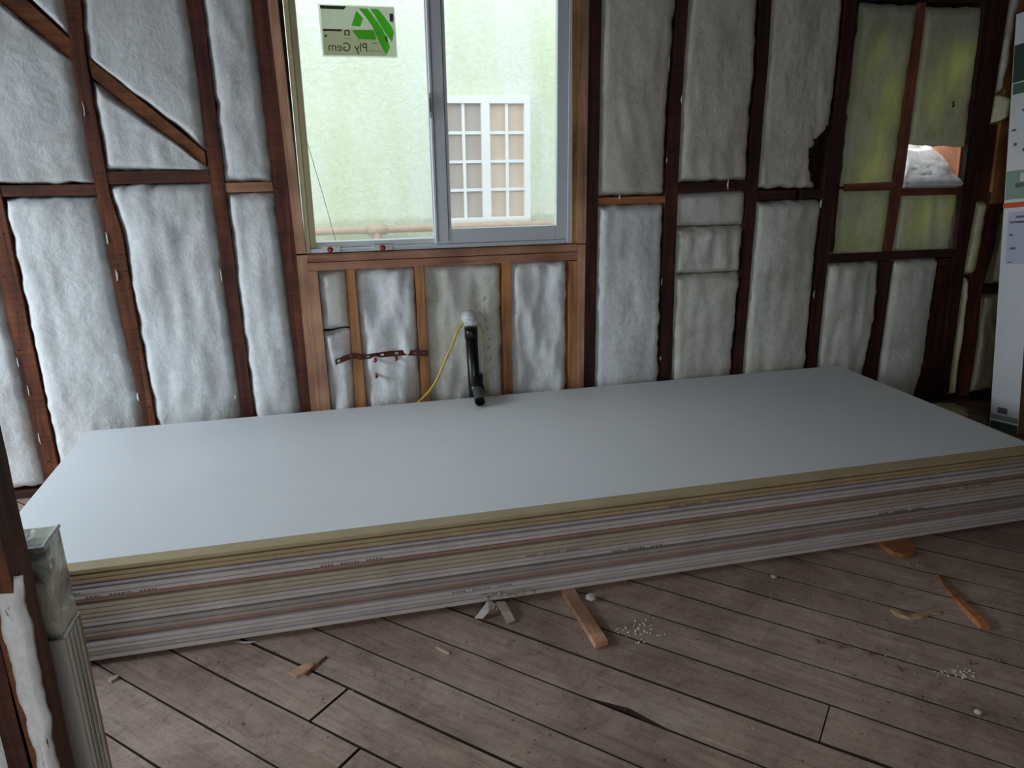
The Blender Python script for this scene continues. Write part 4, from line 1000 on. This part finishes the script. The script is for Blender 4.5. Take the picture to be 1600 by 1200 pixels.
for k in range(4): gpp(box('panel_rib', (PX+.0005, YF+.012+k*.022, ZF+.003), (PX+.0035, YF+.022+k*.022, zm-.006), panelG, None, .001))
gpp(box('tan_rim', (PX-.05, -1.8035, ZF+.003), (PX+.004, -1.797, zm-.004), plain('tan_board_rim', srgb(166, 138, 108), .7), None, .001))

# ------------------------------------------------------------------ tall leaning carton and board at the right
pA = G(1546, 668); Xc = pA.x; top_ = XP(1583, 99, Xc)
ld = Vector((0, top_.y-pA.y, top_.z-pA.z)).normalized()
if ld.y < 0: ld = Vector((0, .0, 1))
Lc = 2.06; LY = min(ld.y, .17); ld = Vector((0, LY, math.sqrt(1-LY*LY)))
fb = G(1587, 690); dep = min(.30, max(.08, pA.y-XP(1588, 690, Xc).y))
print('carton', Xc, pA, top_, dep, fb)
pn = Vector((0, -ld.z, ld.y))                                     # outwards from the carton, towards the room
base = Vector((Xc, pA.y, ZF+.002)); WX = .075
ct = empty('tall_carton', base, label='tall slim white carton with green print leaning upright at the right edge', cat='box')
def cbox(name, u0, u1, s0, s1, x0, x1, mat, bev=0.0, parent=ct):
    lo = max(0, 0); P = lambda x, s, u: Vector((x, 0, 0))+pn*s+ld*u
    shift = Vector((0, 0, LY*dep))
    v = [P(x0, s1, u0), P(x1, s1, u0), P(x1, s1, u1), P(x0, s1, u1), P(x0, s0, u0), P(x1, s0, u0), P(x1, s0, u1), P(x0, s0, u1)]
    o = link(name, [p for p in v], BF, mat, parent, bev=bev); return o
cbox('carton_body', 0, Lc, 0, dep, .0011, WX, cardB, .002)
cbox('printed_side', 0, Lc, 0, dep, 0, .001, cardW)
def ub(py): # length along the carton for a picture row on its left side
    best = min(((abs(project_row(base+ld*(u/400*Lc))-py)), u/400*Lc) for u in range(401)); return best[1]
def project_row(p):
    d = Vector(p)-CAM; return 600-FPX*d.dot(U_)/d.dot(F_)
def side(name, y0p, y1p, s0, s1, mat, th=.0006): return cbox(name, ub(y0p), ub(y1p), dep*s0, dep*s1, -th, -.0001, mat)
side('green_band', 672, 655, .02, .98, cardD); side('green_band', 652, 645, .02, .98, ltgreen)
side('small_print', 642, 634, .25, .6, inkG)
side('green_band', 312, 268, .02, .98, ltgreen); side('green_band', 150, 132, .05, .98, cardG, .0008); side('green_band', 130, 72, .02, .98, cardD)
side('shipping_label', 413, 332, .18, .95, cardL, .0008)
for yy, a, b2 in ((410, .25, .4), (389, .3, .5), (368, .25, .38), (349, .25, .9), (340, .45, .85)): side('small_print', yy+1.5, yy-1.5, a, b2, inkG, .0011)
for yy, a, b2 in ((205, .1, .25), (205, .75, .9), (228, .2, .3), (238, .5, .6), (176, .4, .8)): side('small_print', yy+2, yy-2, a, b2, inkG, .0009)
side('ship_picture', 294, 288, .35, .8, inkG, .0011); side('ship_picture', 287, 274, .5, .62, cardW, .0012)
o = cbox('orange_tape', ub(326), ub(318), -.004, dep+.001, -.0013, .01, orangeT)
# brown panel standing right of the carton
bpn = empty('cardboard_panel', base+Vector((WX+.004, 0, 0)), label='brown cardboard panel standing right behind the tall white carton', cat='box')
cbox('panel_board', 0, 1.55, .0, dep+.02, .0, .32, cardB, .003, bpn)

# ------------------------------------------------------------------ outdoors: neighbouring house
nh = empty('neighbour_house', (1.4, 3.0, -1.0), label='pale green stucco house wall seen through the window', cat='building')
def np_(o): o.parent = nh; o.location = -Vector((1.4, 3.0, -1.0)); return o
YN = 3.0
wA, wB = W(690, 152, YN).x-.46, W(826, 152, YN).x; wC, wD = W(826, 346, YN).z, W(826, 152, YN).z
np_(box('stucco_wall', (-7, YN, -1), (12, YN+.3, 3.1), stuccoM))
def nwindow(xa, xb, za, zb, cols, rows, sub):
    xm = xa+(xb-xa)*sub; V = []; Fc = []
    for (a, b2) in (((xa, za), (xb, za+.05)), ((xa, zb-.05), (xb, zb)), ((xa, za+.05), (xa+.05, zb-.05)), ((xb-.05, za+.05), (xb, zb-.05)), ((xm-.035, za+.05), (xm+.035, zb-.05))):
        k = len(V); x0, z0_ = a; x1, z1_ = b2; y0, y1 = YN-.05, YN-.001
        V += [(x0, y0, z0_), (x1, y0, z0_), (x1, y0, z1_), (x0, y0, z1_), (x0, y1, z0_), (x1, y1, z0_), (x1, y1, z1_), (x0, y1, z1_)]; Fc += [tuple(q+k for q in f) for f in BF]
    fr = np_(link('window_frame', V, Fc, nwin))
    for (l, r_, cm) in ((xa+.05, xm-.035, curtain2), (xm+.035, xb-.05, curtain)):
        box('pane', (l, YN-.012, za+.05), (r_, YN-.004, zb-.05), cm, fr)
        for c in range(1, cols):
            x = l+(r_-l)*c/cols; box('muntin', (x-.012, YN-.033, za+.05), (x+.012, YN-.013, zb-.05), nwin, fr)
        for q in range(1, rows):
            zq_ = za+.05+(zb-za-.1)*q/rows; box('muntin', (l, YN-.03, zq_-.012), (r_, YN-.0135, zq_+.012), nwin, fr)
xr = W(757, 200, YN).x
hw = wB-xr
nwindow(xr-hw, wB, wC, wD, 2, 4, .5)
q1 = W(1445, 240, YN)
nwindow(q1.x-.65, q1.x+.55, q1.z-.8, q1.z+.35, 2, 4, .5)
# pipe along the wall
za, zb = W(495, 361, YN-.08).z, W(865, 350, YN-.08).z
pp = empty('wall_pipe', (0, YN-.08, za), label='tan horizontal pipe along the foot of the neighbouring wall', cat='pipe')
def ppp(o): o.parent = pp; o.location = -Vector((0, YN-.08, za)); return o
zav = (za+zb)/2
ppp(tube('pipe_run', [(-2.5, YN-.08, zav), (4.5, YN-.08, zav)], .032, tanP, None, 12))
tx = W(589, 365, YN-.08).x
ppp(tube('tee_collar', [(tx-.08, YN-.08, zav), (tx+.08, YN-.08, zav)], .042, tanP, None, 12)); ppp(tube('pipe_drop', [(tx, YN-.08, zav-.02), (tx, YN-.08, -.5)], .036, tanP, None, 12))
a = W(478, 215, .10); c = W(524, 374, .10)
o = tube('hanging_wire', [a+(a-c)*.06-Vector((0, .02, 0)), a, a.lerp(c, .5)+Vector((.002, 0, -.002)), c, c+Vector((.001, -.02, -.012))], .0013, darkW, None, 6); lab(o, 'thin slanted wire strung just outside the left window pane', 'wire')
lab(box('ground', (-9, .14, -1.06), (14, 3.0, -1.0), groundM), kind='structure')
bpy.context.view_layer.update()
